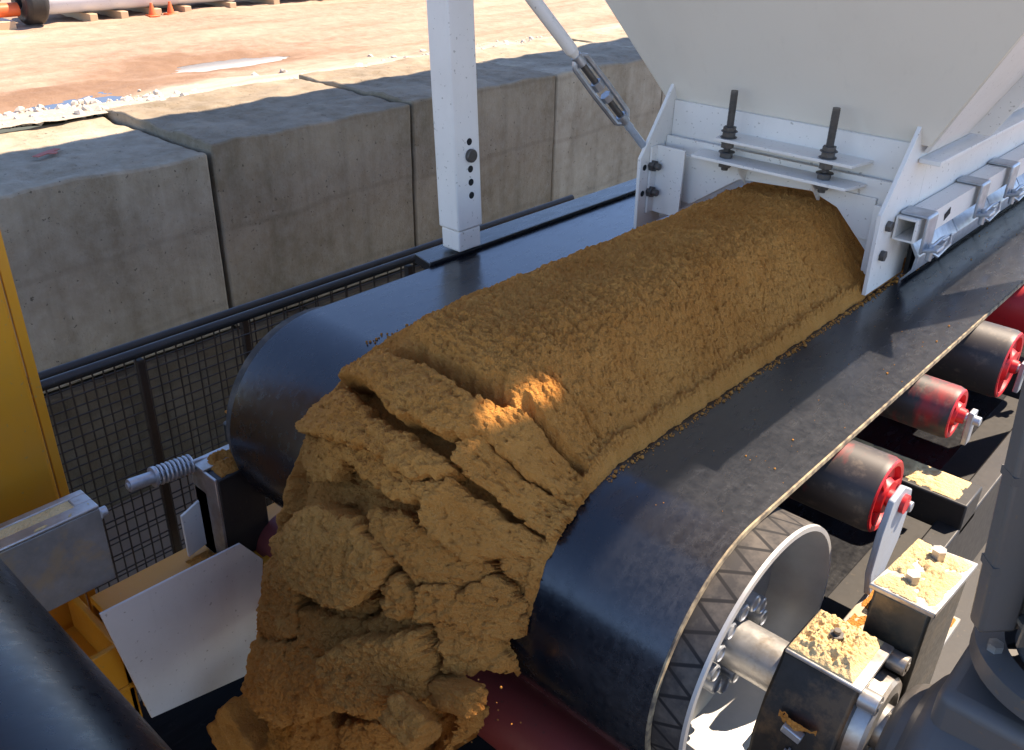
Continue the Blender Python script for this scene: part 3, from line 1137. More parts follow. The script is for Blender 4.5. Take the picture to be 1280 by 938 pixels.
# sliding gate with an arched opening over the sand
heap = [(-1.468, -0.915), (-1.432, -0.888), (-1.212, -0.735), (-0.995, -0.720), (-0.922, -0.746), (-0.79, -0.878), (-0.772, -0.905)]
gp = [(XL + 0.002, -0.645), (XR - 0.002, -0.645), (XR - 0.002, -0.895)]
gp += [(x, z + 0.010) for (x, z) in reversed(heap[1:-1])] + [(XL + 0.002, -0.895)]
b = MB()
n_ = len(gp)
b.prism(gp, 'y', 2.305, 2.315)
b.build('sliding_gate', 'white', hop, 0.001)
b = MB()
b.box((XL + 0.07, 2.297, -0.84), (XR - 0.05, 2.304, -0.725))
lips = [(-1.36, -0.828), (-1.212, -0.7225), (-0.995, -0.7080), (-0.918, -0.735), (-0.85, -0.802), (-0.82, -0.802), (-0.82, -0.69), (-1.40, -0.69), (-1.40, -0.828)]
b = MB()
b.prism(lips, 'y', 2.296, 2.3035)
b.build('gate_overlay', 'white', hop, 0.001)
# jacking brackets, gussets, threaded rods and nuts
b = MB()
b.prism([(-1.29, 2.33), (-1.27, 2.235), (-0.875, 2.235), (-0.86, 2.33)], 'z', -0.613, -0.605)
b.build('upper_bracket', 'white', hop, 0.001)
b = MB()
b.prism([(-1.345, 2.303), (-1.33, 2.22), (-0.875, 2.22), (-0.855, 2.303)], 'z', -0.668, -0.660)
b.build('lower_bracket', 'white', hop, 0.001)
for x in (-1.195, -0.975):
    b = MB()
    b.prism([(2.305, -0.669), (2.235, -0.669), (2.305, -0.735)], 'x', x - 0.003, x + 0.003)
    b.build('gusset', 'white', hop)
for x in (-1.243, -0.953):
    b = MB()
    b.cyl((x, 2.262, -0.695), (x, 2.262, -0.478), 0.0095, seg=14)
    k = -0.69
    rod = b.build('threaded_rod', 'darksteel', hop)
    b = MB()
    for i in range(60):
        z = -0.692 + i * 0.0035
        b.lathe((x, 2.262, z), (0, 0, 1), [(0, 0.009), (0.0012, 0.0106), (0.0024, 0.009)], 12)
    b.build('thread', 'darksteel', rod)
    for (z0, z1) in ((-0.604, -0.588), (-0.588, -0.574), (-0.632, -0.614), (-0.659, -0.643), (-0.686, -0.669)):
        b = MB()
        b.hexnut((x, 2.262, z0), (x, 2.262, z1), 0.0185)
        b.cyl((x, 2.262, z0 if z0 > -0.61 else z1 - 0.002), (x, 2.262, (z0 if z0 > -0.61 else z1 - 0.002) + 0.0025), 0.023, seg=20)
        b.build('nut', 'darksteel', rod, 0.0015)
# bolted flange strips either side of the gate
b = MB()
b.box((XL + 0.002, 2.255, -0.865), (XL + 0.10, 2.262, -0.665))
b.box((XL + 0.001, 2.225, -0.865), (XL + 0.008, 2.262, -0.665))
b.build('flange_strip', 'white', hop, 0.001)
b = MB()
b.box((XR - 0.045, 2.272, -0.90), (XR - 0.002, 2.279, -0.70))
b.build('flange_strip', 'white', hop, 0.001)
for z in (-0.722, -0.80):
    b = MB()
    b.hexnut((XL + 0.002, 2.235, z), (XL + 0.018, 2.235, z), 0.0175)
    b.cyl((XL + 0.004, 2.235, z), (XL + 0.034, 2.235, z), 0.010, seg=12)
    b.build('bolt', 'darksteel', lp, 0.0015)
    b = MB()
    b.hexnut((XR + tk, 2.235, z - 0.01), (XR + tk + 0.012, 2.235, z - 0.01), 0.015)
    b.build('bolt', 'darksteel', rp, 0.0015)
for z in (-0.722, -0.80):
    b = MB()
    b.cyl((XL + 0.0005, 2.205, z - .002), (XL + 0.0012, 2.205, z - .002), 0.009, seg=16)
    b.build('bolt_hole', 'hole', lp)

# skirt clamps along the right-hand wall
b = MB()
x0, x1, z0, z1 = XR + tk + 0.004, XR + tk + 0.058, -0.775, -0.715
for (a, c) in (((x0, z0), (x0 + .005, z1)), ((x1 - .005, z0), (x1, z1)), ((x0 + .0055, z0), (x1 - .0055, z0 + .005)), ((x0 + .0055, z1 - .005), (x1 - .0055, z1))):
    b.box((a[0], 2.275, a[1]), (c[0], 4.0, c[1]))
tb = b.build('clamp_rail', 'white', hop)
b = MB()
b.box((x1 + .0005, 2.475, -0.757), (x1 + .0012, 2.515, -0.737), Matrix.Rotation(0.3, 3, 'X'))
b.build('slot', 'hole', tb)
for i, y in enumerate((2.30, 2.70, 2.97, 3.40)):
    b = MB()
    prof = [(x0 - 0.002, z1 + 0.004), (x1 + 0.012, z1 + 0.004), (x1 + 0.016, z1 - 0.002), (x1 + 0.016, z0 - 0.01), (x1 + 0.010, z0 - 0.01), (x1 + 0.010, z1 - 0.003), (x0 - 0.002, z1 - 0.001 + .003)]
    prof = [(x0, z1 + 0.002), (x0, z1 + 0.009), (x1 + 0.014, z1 + 0.009), (x1 + 0.019, z1 + 0.004), (x1 + 0.019, z0 - 0.03), (x1 + 0.012, z0 - 0.03), (x1 + 0.012, z1 + 0.002)]
    b.prism(prof, 'y', y - 0.005, y + 0.062)
    hk = b.build('clamp_hook', 'galv', hop, 0.002)
    b = MB()
    b.box((x1 + 0.015, y + 0.0, z0 - 0.022), (x1 + 0.055, y + 0.05, z0 - 0.013), Matrix.Rotation(-0.25, 3, 'Y'))
    b.cyl((x1 + 0.03, y + 0.025, z0 - 0.05), (x1 + 0.03, y + 0.025, z0 - 0.005), 0.008, seg=10)
    b.box((x1 + 0.012, y + 0.07, z0 - 0.045), (x1 + 0.03, y + 0.15, z0 - 0.033), Matrix.Rotation(0.12, 3, 'X'))
    b.build('lever', 'galv', hk, 0.002)
    b = MB()
    b.tube([(x1 + 0.022, y + 0.04, z0 - 0.03), (x1 + 0.04, y + 0.06, z0 - 0.045), (x1 + 0.042, y + 0.13, z0 - 0.03), (x1 + 0.03, y + 0.17, z0 - 0.015), (x1 + 0.02, y + 0.13, z0 - 0.02), (x1 + 0.018, y + 0.06, z0 - 0.03)], 0.0045, 7)
    b.build('wire_latch', 'galv', hk)
b = MB()
sx = XR + tk
for k in range(6):
    ya = 2.36 + k * 0.29
    b.prism([(sx + 0.030, -0.80), (sx + 0.055, -0.835), (sx + 0.05, -0.875), (sx + 0.024, BZ + 0.012), (sx + 0.018, BZ + 0.012), (sx + 0.043, -0.873), (sx + 0.046, -0.838), (sx + 0.024, -0.803)], 'y', ya, ya + 0.284)
b.build('skirt_strip', 'galv', hop, 0.0015)
b = MB()
b.box((sx + 0.002, 2.43, BZ + 0.004), (sx + 0.014, 4.0, -0.80))
b.build('rubber_skirt', 'black', hop, 0.001)

# ------------------------------------------------------------------ white post on the deck plate
lean = 0.055
post = thing('support_post', 'white telescopic square post with pin holes standing beside the belt', 'post', (-1.74, 1.70, BZ + 0.008))


def rhs(name, x0, x1, y0, y1, z0, z1, mat, parent, bev):
    b = MB()
    f = lambda z: -lean * (z + 0.89)
    b.hull([(x0 + f(z0), y0, z0), (x1 + f(z0), y0, z0), (x1 + f(z0), y1, z0), (x0 + f(z0), y1, z0)],
           [(x0 + f(z1), y0, z1), (x1 + f(z1), y0, z1), (x1 + f(z1), y1, z1), (x0 + f(z1), y1, z1)])
    return b.build(name, mat, parent, bev, seg=3)


slv = rhs('outer_sleeve', -1.772, -1.692, 1.66, 1.755, -0.845, 0.9, 'white', post, 0.006)
rhs('inner_leg', -1.767, -1.697, 1.665, 1.75, -0.905, -0.846, 'white', post, 0.005)
b = MB()
for z in (-0.607, -0.680, -0.716, -0.752):
    b = MB()
    x = -1.692 - lean * (z + 0.89)
    b.cyl((x - 0.001, 1.715, z), (x + 0.0008, 1.715, z), 0.0095, seg=18)
    b.build('pin_hole', 'hole', slv)
b = MB()
z = -0.643
x = -1.692 - lean * (z + 0.89)
b.cyl((x, 1.715, z), (x + 0.012, 1.715, z), 0.018, seg=20)
b.build('pin_bolt', 'darksteel', slv, 0.002)

# ------------------------------------------------------------------ diagonal brace with a turnbuckle
A = Vector((-1.485, 2.215, -0.668))
B = Vector((-1.612, 1.85, -0.256))
d = (B - A).normalized()
L = (B - A).length
br = thing('tie_brace', 'galvanised tie rod with an open turnbuckle running up from the hopper plate', 'brace', tuple(A))
b = MB()
b.cyl(A, A + d * 0.085, 0.011, seg=16)
b.cyl(A + d * 0.085, A + d * 0.12, 0.013, 0.008, seg=16)
b.build('end_rod', 'bluegrey', br)
side = d.cross(Vector((-0.55, 0.65, -0.45))).normalized()
t0, t1 = 0.115, 0.36
b = MB()
for s in (-1, 1):
    pts = []
    for (k, wd) in ((0, 0.008), (0.03, 0.017), (0.06, 0.023), (0.5, 0.025), (0.94, 0.023), (0.97, 0.017), (1, 0.008)):
        pts.append(A + d * (t0 + (t1 - t0) * k) + side * s * wd)
    b.tube(pts, 0.008, 8)
b.cyl(A + d * (t0 - 0.005), A + d * (t0 + 0.022), 0.015, seg=14)
b.cyl(A + d * (t1 - 0.022), A + d * (t1 + 0.01), 0.015, seg=14)
b.build('turnbuckle', 'galv', br)
b = MB()
b.cyl(A + d * (t0 + 0.02), A + d * (t0 + 0.10), 0.0095, seg=14)
b.cyl(A + d * (t0 + 0.145), A + d * (t1 - 0.02), 0.0095, seg=14)
b.build('screw_end', 'darksteel', br)
b = MB()
b.hexnut(A + d * (t0 + 0.085), A + d * (t0 + 0.105), 0.016)
b.hexnut(A + d * (t0 + 0.13), A + d * (t0 + 0.155), 0.016)
b.build('nut', 'galv', br)
b = MB()
b.cyl(A + d * (t1 + 0.008), A + d * (t1 + 0.03), 0.011, 0.0175, seg=18)
b.cyl(A + d * (t1 + 0.03), A + d * (L + 0.9), 0.0175, seg=18)
b.build('tie_tube', 'white', br)

# ------------------------------------------------------------------ yellow frame at the left
yf = thing('steel_stand', 'yellow painted steel stand with a tall column and a low beam', 'steel stand', (-2.0, 0.6, -OFF))
b = MB()
b.box((-2.17, 0.16, -OFF), (-2.005, 0.60, 0.5))
colm = b.build('column', 'yellow', yf, 0.012, seg=3)
b = MB()
b.box((-2.025, 0.603, -OFF), (-2.015, 0.625, 0.5))
b.build('column_lip', 'yellow', yf, 0.002)
b = MB()
b.hexnut((-2.005, 0.485, -1.06), (-1.993, 0.485, -1.06), 0.014)
b.build('bolt', 'galv', colm, 0.001)
b = MB()
b.box((-1.895, 0.57, -1.585), (-1.70, 1.25, -1.565))
b.box((-1.895, 0.57, -1.80), (-1.885, 1.25, -1.586))
b.box((-1.71, 0.57, -1.80), (-1.70, 1.25, -1.586))
b.box((-1.70, 0.93, -1.585), (-1.62, 1.02, -1.55))
b.build('beam', 'yellow', yf, 0.003)
b = MB()
b.box((-1.99, 0.36, -1.72), (-1.70, 0.565, -1.705))
b.box((-1.72, 0.30, -2.0), (-1.705, 0.56, -1.58))
b.box((-1.99, 0.545, -2.2), (-1.705, 0.562, -1.59))
b.box((-2.0, 0.30, -1.95), (-1.70, 0.54, -1.935))
b.build('bracket', 'yellow', yf, 0.003)
b = MB()
b.hexnut((-1.79, 0.47, -1.704), (-1.79, 0.47, -1.685), 0.017)
b.cyl((-1.79, 0.47, -1.704), (-1.79, 0.47, -1.699), 0.026, seg=20)
b.build('bolt', 'galv', yf, 0.001)

# pale guard plate
g = MB()
gx = -1.655
s_ = gx / -1.6
g.prism([(0.493 * s_, -1.378 * s_), (0.833 * s_, -1.387 * s_), (0.886 * s_, -1.467 * s_), (0.835 * s_, -1.80 * s_), (0.545 * s_, -1.737 * s_)], 'x', gx - 0.006, gx)
tag(g.build('guard_plate', 'cream', None, 0.001), 'pale cream flat guard plate with a clipped corner on the yellow beam', 'guard plate')

# ------------------------------------------------------------------ opposite feeder in the foreground, its head pulley facing this one
op = thing('opposite_feeder', 'black feeder belt curving over a pulley in the near corner', 'conveyor', (-1.1, -1.2, -OFF))
belt_loop(0.085, -1.19, 0.267, 0.013, -2.4, -1.70, -0.50, 'belt', 'shiny', op, sgn=-1)
b = MB()
b.lathe((-1.73, 0.085, -1.19), (1, 0, 0), [(0, 0.05), (0, 0.252), (1.28, 0.252), (1.28, 0.05)], 64)
b.build('head_pulley', 'darksteel', op)
for x in (-1.9, -0.36):
    b = MB()
    b.box((x, -2.5, -1.6), (x + 0.05, 0.0, -1.35))
    b.build('side_channel', 'black', op, 0.004)
for x in (-1.9, -0.4):
    for y in (-2.3, -0.3):
        b = MB()
        b.box((x, y, -OFF), (x + 0.09, y + 0.09, -1.6))
        b.build('leg', 'black', op, 0.004)
# slotted take-up bracket
tb_ = thing('takeup_bracket', 'grey slotted steel take-up box dusted with sand at the left edge', 'bracket', (-1.80, 0.4, -1.5))
zt2 = -1.235
b = MB()
b.box((-1.855, 0.1, zt2 - 0.008), (-1.835, 0.60, zt2))
b.box((-1.80, 0.1, zt2 - 0.008), (-1.765, 0.60, zt2))
b.box((-1.8345, 0.56, zt2 - 0.008), (-1.8005, 0.60, zt2))
b.box((-1.8345, 0.1, zt2 - 0.03), (-1.8005, 0.558, zt2 - 0.024))
b.build('slotted_top', 'steel', tb_, 0.003)
b = MB()
b.box((-1.774, 0.1, zt2 - 0.21), (-1.766, 0.60, zt2 - 0.0085))
b.box((-1.855, 0.592, zt2 - 0.21), (-1.7745, 0.600, zt2 - 0.0085))
b.box((-1.855, 0.1, zt2 - 0.21), (-1.847, 0.591, zt2 - 0.0085))
b.build('box_side', 'dustysteel', tb_, 0.003)
b = MB()
b.cyl((-1.80, 0.60, zt2 - 0.045), (-1.80, 0.625, zt2 - 0.045), 0.012, seg=16)
b.cyl((-1.80, 0.6, zt2 - 0.045), (-1.80, 0.61, zt2 - 0.045), 0.018, seg=6)
b.build('adjusting_bolt', 'galv', tb_, 0.001)

# collecting belt in the pit between the two feeders
cb = MB()
cb.box((-1.95, 0.02, -2.06), (2.5, 1.22, -2.03))
tag(cb.build('collecting_belt', 'mattebelt', None, 0.004), 'dark collecting belt in the shadow below the falling sand', 'conveyor belt')


# ------------------------------------------------------------------ the sand
# SANDBASE
def sand_base(NU, NV):
    """smooth flow surface: path along the belt, round the pulley and down; u along the flow, x across"""
    ang = R_(80)
    LS, LA, LF = 2.62 - PY, RB * ang, 0.85
    uu = np.linspace(0, LS + LA + LF, 4000)
    dens = np.where(uu < 0.35, 0.4, 1.0) + 0.9 * ((uu > LS - 0.02) & (uu < LS + LA + 0.02)) + 0.25 * (uu > LS + LA) * (uu < LS + LA + 0.5)
    cum = np.cumsum(dens)
    U = np.interp(np.linspace(cum[0], cum[-1], NU), cum, uu)
    V = np.linspace(0, 1, NV)
    by = np.where(U < LS, 2.62 - U, 0.0)
    bz = np.where(U < LS, BZ, 0.0)
    ny_ = np.zeros(NU)
    nz_ = np.ones(NU)
    t = (U - LS) / RB
    arc = (U >= LS) & (U < LS + LA)
    by[arc] = PY - RB * np.sin(t[arc])
    bz[arc] = PZ + RB * np.cos(t[arc])
    ny_[arc] = -np.sin(t[arc])
    nz_[arc] = np.cos(t[arc])
    fall = U >= LS + LA
    y1, z1 = PY - RB * math.sin(ang), PZ + RB * math.cos(ang)
    dd = U[fall] - LS - LA
    by[fall] = y1 - math.cos(ang) * dd * 0.9
    bz[fall] = z1 - math.sin(ang) * dd
    ny_[fall] = -math.sin(ang)
    nz_[fall] = math.cos(ang)
    by, bz, ny_, nz_ = [a[:, None] for a in (by, bz, ny_, nz_)]
    Uu = U[:, None] + 0 * V[None, :]
    f = sst(LS + 0.16, LS + LA + 0.22, Uu)
    Xl0, Xr0 = -1.425, -0.763
    hx = np.array([-1.455, -1.44, -1.215, -1.10, -1.0, -0.925, -0.79, -0.775, -0.766, -0.752])
    hz = np.array([0.0, 0.018, 0.180, 0.192, 0.195, 0.168, 0.032, 0.018, 0.014, 0.0])
    fx = np.linspace(-1.455, -0.752, 400)
    fz = np.interp(fx, hx, hz)
    ker = np.hanning(61)
    ker /= ker.sum()
    fzp = np.convolve(np.pad(fz, 30, mode='edge'), ker, 'valid')
    fzp *= np.clip((fx + 1.455) / 0.012, 0, 1) * np.clip((-0.752 - fx) / 0.008, 0, 1)
    s = np.concatenate([[0], np.cumsum(np.hypot(np.diff(fx), np.diff(fzp)))])
    s /= s[-1]
    px = np.interp(V, s, fx)
    pzv = np.interp(V, s, fzp)
    bx = (px - fx[0]) / (fx[-1] - fx[0])
    hb = np.interp(bx, [0, 0.012, 0.05, 0.15, 0.35, 0.55, 0.75, 0.9, 0.985, 1], [0, 0.06, 0.10, 0.15, 0.18, 0.18, 0.145, 0.092, 0.045, 0])
    H = pzv[None, :] * (1 - f) + hb[None, :] * f
    tear = sst(LS + LA - 0.05, LS + LA + 0.50, Uu[:, :1])
    tearr = sst(LS + LA + 0.12, LS + LA + 0.55, Uu[:, :1])
    xl_ = Xl0 - 0.055 * tear
    xr_ = Xr0 - 0.20 * tearr
    return dict(U=U, Uu=Uu, by=by, bz=bz, ny=ny_, nz=nz_, H=H, f=f, bx=bx, xl=xl_, xr=xr_, LS=LS, LA=LA, LF=LF)
# ENDBASE


# measured cracks and ledges of the broken sand: kind, depth, width up-flow, width down-flow, points (u, x)
FEATURES = [
    ('V', 0.038, 0.035, 0.007, [(1.533, -1.403), (1.569, -1.155), (1.571, -1.045), (1.576, -0.98), (1.571, -0.943), (1.562, -0.914)]),
    ('V', 0.06, 0.05, 0.008, [(1.605, -1.416), (1.64, -1.124), (1.643, -1.04), (1.643, -0.97), (1.643, -0.931)]),
    ('V', 0.014, 0.004, 0.004, [(1.493, -0.935), (1.484, -0.896), (1.475, -0.855), (1.471, -0.801)]),
    ('V', 0.06, 0.01, 0.008, [(1.545, -0.91), (1.542, -0.875), (1.545, -0.84), (1.542, -0.81), (1.545, -0.776)]),
    ('V', 0.075, 0.013, 0.008, [(1.6, -0.92), (1.602, -0.888), (1.607, -0.847), (1.602, -0.808), (1.596, -0.767)]),
    ('V', 0.085, 0.022, 0.008, [(1.645, -0.89), (1.652, -0.855), (1.658, -0.816), (1.669, -0.769)]),
    ('V', 0.035, 0.01, 0.006, [(1.674, -1.079), (1.678, -1.006), (1.676, -0.963), (1.656, -0.92)]),
    ('L', 0.055, 0.004, 0.045, [(1.696, -1.153), (1.701, -1.061), (1.707, -1.0), (1.703, -0.955), (1.716, -0.914), (1.73, -0.883), (1.732, -0.857), (1.712, -0.819), (1.696, -0.772)]),
    ('V', 0.018, 0.004, 0.004, [(1.571, -0.901), (1.573, -0.879), (1.556, -0.858)]),
    ('V', 0.12, 0.03, 0.015, [(1.736, -0.845), (1.754, -0.814), (1.768, -0.787), (1.774, -0.763)]),
    ('V', 0.05, 0.01, 0.01, [(1.77, -0.968), (1.792, -0.924), (1.829, -0.9)]),
    ('L', 0.05, 0.004, 0.05, [(1.893, -1.186), (1.873, -1.095), (1.856, -1.031), (1.819, -0.978), (1.781, -0.963)]),
    ('V', 0.05, 0.012, 0.012, [(1.883, -1.273), (1.91, -1.208), (2.032, -1.192)]),
    ('L', 0.05, 0.005, 0.04, [(1.831, -0.907), (1.835, -0.848), (1.856, -0.803), (1.841, -0.769)]),
    ('V', 0.1, 0.012, 0.012, [(1.866, -0.9), (1.91, -0.867), (2.001, -0.856)]),
    ('L', 0.05, 0.005, 0.05, [(2.103, -1.042), (2.059, -0.949), (1.988, -0.87)]),
    ('L', 0.05, 0.005, 0.04, [(2.269, -1.228), (2.184, -1.125), (2.147, -1.11), (2.11, -1.048)]),
    ('V', 0.03, 0.008, 0.006, [(2.035, -1.119), (2.059, -1.075), (2.059, -1.041)]),
    ('V', 0.04, 0.02, 0.01, [(1.944, -1.026), (1.913, -0.98), (1.862, -0.9)]),
    ('V', 0.06, 0.02, 0.01, [(1.944, -1.203), (1.947, -1.118), (1.923, -1.057)]),
    ('V', 0.08, 0.03, 0.02, [(2.195, -1.115), (2.14, -1.049), (2.106, -0.964), (2.11, -0.92)]),
]


def poly_sd(u, x, pts):
    """signed distance to a polyline (positive on the down-flow side) and a taper towards its ends"""
    best = np.full(u.shape, 9.0)
    sgn = np.ones(u.shape)
    par = np.zeros(u.shape)
    n = len(pts) - 1
    for i in range(n):
        (u0, x0), (u1, x1) = pts[i], pts[i + 1]
        du, dx = u1 - u0, x1 - x0
        L2 = du * du + dx * dx + 1e-9
        t = np.clip(((u - u0) * du + (x - x0) * dx) / L2, 0, 1)
        d = np.hypot(u - u0 - t * du, x - x0 - t * dx)
        c = (u - u0) * dx - (x - x0) * du
        near = d < best
        best = np.where(near, d, best)
        sgn = np.where(near, np.sign(c) * (1 if True else 1), sgn)
        par = np.where(near, (i + t) / n, par)
    return best * sgn, par


def sand_heap():
    NU, NV = 1650, 680
    g = sand_base(NU, NV)
    U, Uu, by, bz, ny_, nz_, H, f, bx = [g[k] for k in ('U', 'Uu', 'by', 'bz', 'ny', 'nz', 'H', 'f', 'bx')]
    LS, LA, LF = g['LS'], g['LA'], g['LF']
    u1 = Uu[:, :1]
    rag = sst(LS + 0.2, LS + LA + 0.1, u1)
    el = 0.007 * fbm(u1 * 30, u1 * 0 + 1.3, 4, 5) + 0.030 * rag * fbm(u1 * 9, u1 * 0 + 4.3, 5, 6)
    er = 0.006 * fbm(u1 * 34, u1 * 0 + 2.3, 4, 7) + 0.022 * rag * fbm(u1 * 14, u1 * 0 + 9.3, 5, 8)
    xl_, xr_ = g['xl'] + el, g['xr'] + er
    X = xl_ + (xr_ - xl_) * bx[None, :]
    sx = X
    inner = np.clip(np.minimum(bx, 1 - bx) * 16, 0, 1)[None, :]
    amp = sst(LS - 0.25, LS + 0.15, Uu)
    fallk = sst(LS + 0.15, LS + LA + 0.05, Uu)
    Us = U + np.cumsum(np.gradient(U) * 0.62 * ((U > LS) & (U < LS + LA)))   # length along the outer surface
    Un = Us[:, None] + 0 * Uu
    # crumb of the damp sand: small transverse tears, pellets, grains
    rip = fbm(sx * 15 + 0.5 * Un, Un * 42, 4, 20)
    rid = 1 - np.abs(fbm(sx * 30, Un * 55, 3, 25)) * 2.2
    crumb = fbm(sx * 55, Un * 55, 4, 30, 0.6)
    pel = worley(sx * 100 + 0.5 * crumb, Un * 100, 31, 0.95)
    grain = fbm(sx * 230, Un * 230, 2, 40)
    lump = fbm(sx * 5, Un * 7, 3, 50)
    mid = fbm(sx * 18, Un * 20, 4, 55)
    pit = sst(0.25, 0.75, fbm(sx * 38, Un * 50, 3, 58))
    D = 0.0065 * rip + 0.0036 * rid + 0.0058 * crumb - 0.0052 * (pel[0] - 0.4) + 0.0024 * grain + 0.009 * lump + 0.009 * fallk * mid - 0.007 * pit
    # broken slabs
    wx = 0.30 * fbm(sx * 3.0, Un * 4.0, 3, 60) + 0.10 * fbm(sx * 20, Un * 20, 3, 64)
    wu = 0.26 * fbm(sx * 3.5, Un * 3.0, 3, 70) + 0.10 * fbm(sx * 20, Un * 20, 3, 75)
    a = (Un + 0.30 * (sx + 1.1)) / 0.19 + wu
    c = (sx + 3) / 0.23 + wx
    f1, f2, ra, rb, dx, dy = worley(a, c, 4, 0.9)
    edge = f2 - f1
    flat = sst(0.0, 0.16, edge)
    sk = 1 - 0.8 * sst(LS + 0.06, LS + 0.14, Uu)      # the skin stays plain where separate slabs lie on it
    D += sk * fallk * ((ra - 0.5) * 0.055 + dx * 0.012 + dy * (rb - 0.5) * 0.06) * flat - fallk * 0.022 * (1 - flat)
    f1b, f2b, rab, rbb, dxb, dyb = worley(Un / 0.07 + 1.0 * wu + 7, (sx + 3) / 0.08 + 1.0 * wx, 9, 0.95)
    eb = f2b - f1b
    D += sk * fallk * (rab - 0.5) * 0.024 * sst(0, 0.2, eb)
    # measured cracks and ledges
    wob_u = 0.008 * fbm(sx * 26, Un * 26, 4, 120, 0.6)
    for (kind, dep, w0, w1, pts) in FEATURES:
        us = [p[0] for p in pts]
        xs = [p[1] for p in pts]
        pad = max(w0, w1) * 4 + 0.02
        r0, r1 = np.searchsorted(U, (min(us) - pad, max(us) + pad))
        if r1 <= r0:
            continue
        sl = slice(r0, r1)
        pts = [(float(np.interp(p, U, Us)), x) for (p, x) in pts]
        q, par = poly_sd(Un[sl] + wob_u[sl], sx[sl], pts)
        end = sst(0.0, 0.10, par) * (1 - sst(0.90, 1.0, par))
        near = (sx[sl] > min(xs) - pad) & (sx[sl] < max(xs) + pad)
        if kind == 'V':        # a fold or crack: slope down up-flow of the line, sharp rise after it
            prof = np.where(q < 0, np.clip(1.15 - np.abs(q) / (2.0 * w0), 0, 1) ** 0.8, np.clip(1.3 - np.abs(q) / w1, 0, 1))
        else:                  # a ledge: full height to the line, then a drop that fills up again
            prof = np.where(q < 0, np.clip(1.3 - np.abs(q) / (w0 * 0.8), 0, 1), np.exp(-(np.abs(q) / w1) ** 1.4))
        D[sl] += np.where(near, -dep * end * prof, 0) * np.clip(sk[sl] * 1.25 - 0.25, 0, 1)
    D = D * inner
    bead = np.exp(-((X - (xr_ - 0.020)) / 0.010) ** 2) * (1 - f)
    D += bead * (0.010 + 0.018 * np.abs(fbm(sx * 60, Uu * 60, 3, 95)))
    D -= 0.080 * sst(LS + 0.085, LS + 0.12, Uu + 0.012 * fbm(sx * 12, sx * 12, 3, 140)) * sst(0.0, 0.09, np.minimum(bx, 1 - bx)[None, :] + 0 * Uu)
    hole = 0.6 * fbm(sx * 6.5, Uu * 7.5, 5, 101) + 1.3 * sst(-1.0, -0.80, sx) - 0.62
    torn = sst(0.1, 0.3, hole) * sst(LS + LA + 0.03, LS + LA + 0.16, Uu)
    thin = sst(LS + 0.25, LS + LA + 0.02, Uu) * sst(-0.86, -0.80, sx)
    D -= 0.035 * thin
    torn = np.maximum(torn, (fbm(sx * 16, Uu * 16, 4, 111) + thin * sst(LS + LA - 0.06, LS + LA + 0.05, Uu) * 1.6 > 0.75).astype(float) * (thin > 0.3))
    H2 = np.maximum(H + D, 0.0) * (1 - 0.9 * torn)
    P = np.stack([X, by + ny_ * H2, bz + nz_ * H2], -1).reshape(-1, 3)
    idx = np.arange(NU * NV).reshape(NU, NV)
    F = np.stack([idx[:-1, :-1], idx[1:, :-1], idx[1:, 1:], idx[:-1, 1:]], -1)
    keep = (torn < 0.6)[:-1, :-1]
    F = F[keep]
    # the underside, so that the mass is closed behind
    st = 10
    Pb = np.stack([X, by - ny_ * 0.003 * (1 - f), bz + nz_ * 0.002 + 0 * X], -1)[::st, ::st]
    nb, mb = Pb.shape[:2]
    ib = np.arange(nb * mb).reshape(nb, mb) + len(P)
    Fb = np.stack([ib[:-1, :-1], ib[:-1, 1:], ib[1:, 1:], ib[1:, :-1]], -1)[(torn[::st, ::st] < 0.5)[:-1, :-1]]
    o = add_mesh('sand_heap', np.concatenate([P, Pb.reshape(-1, 3)]), np.concatenate([F, Fb]), 'sand')
    return tag(o, 'thick brown bed of damp sand riding the belt and cracking over its end', 'sand')


heap_obj = sand_heap()

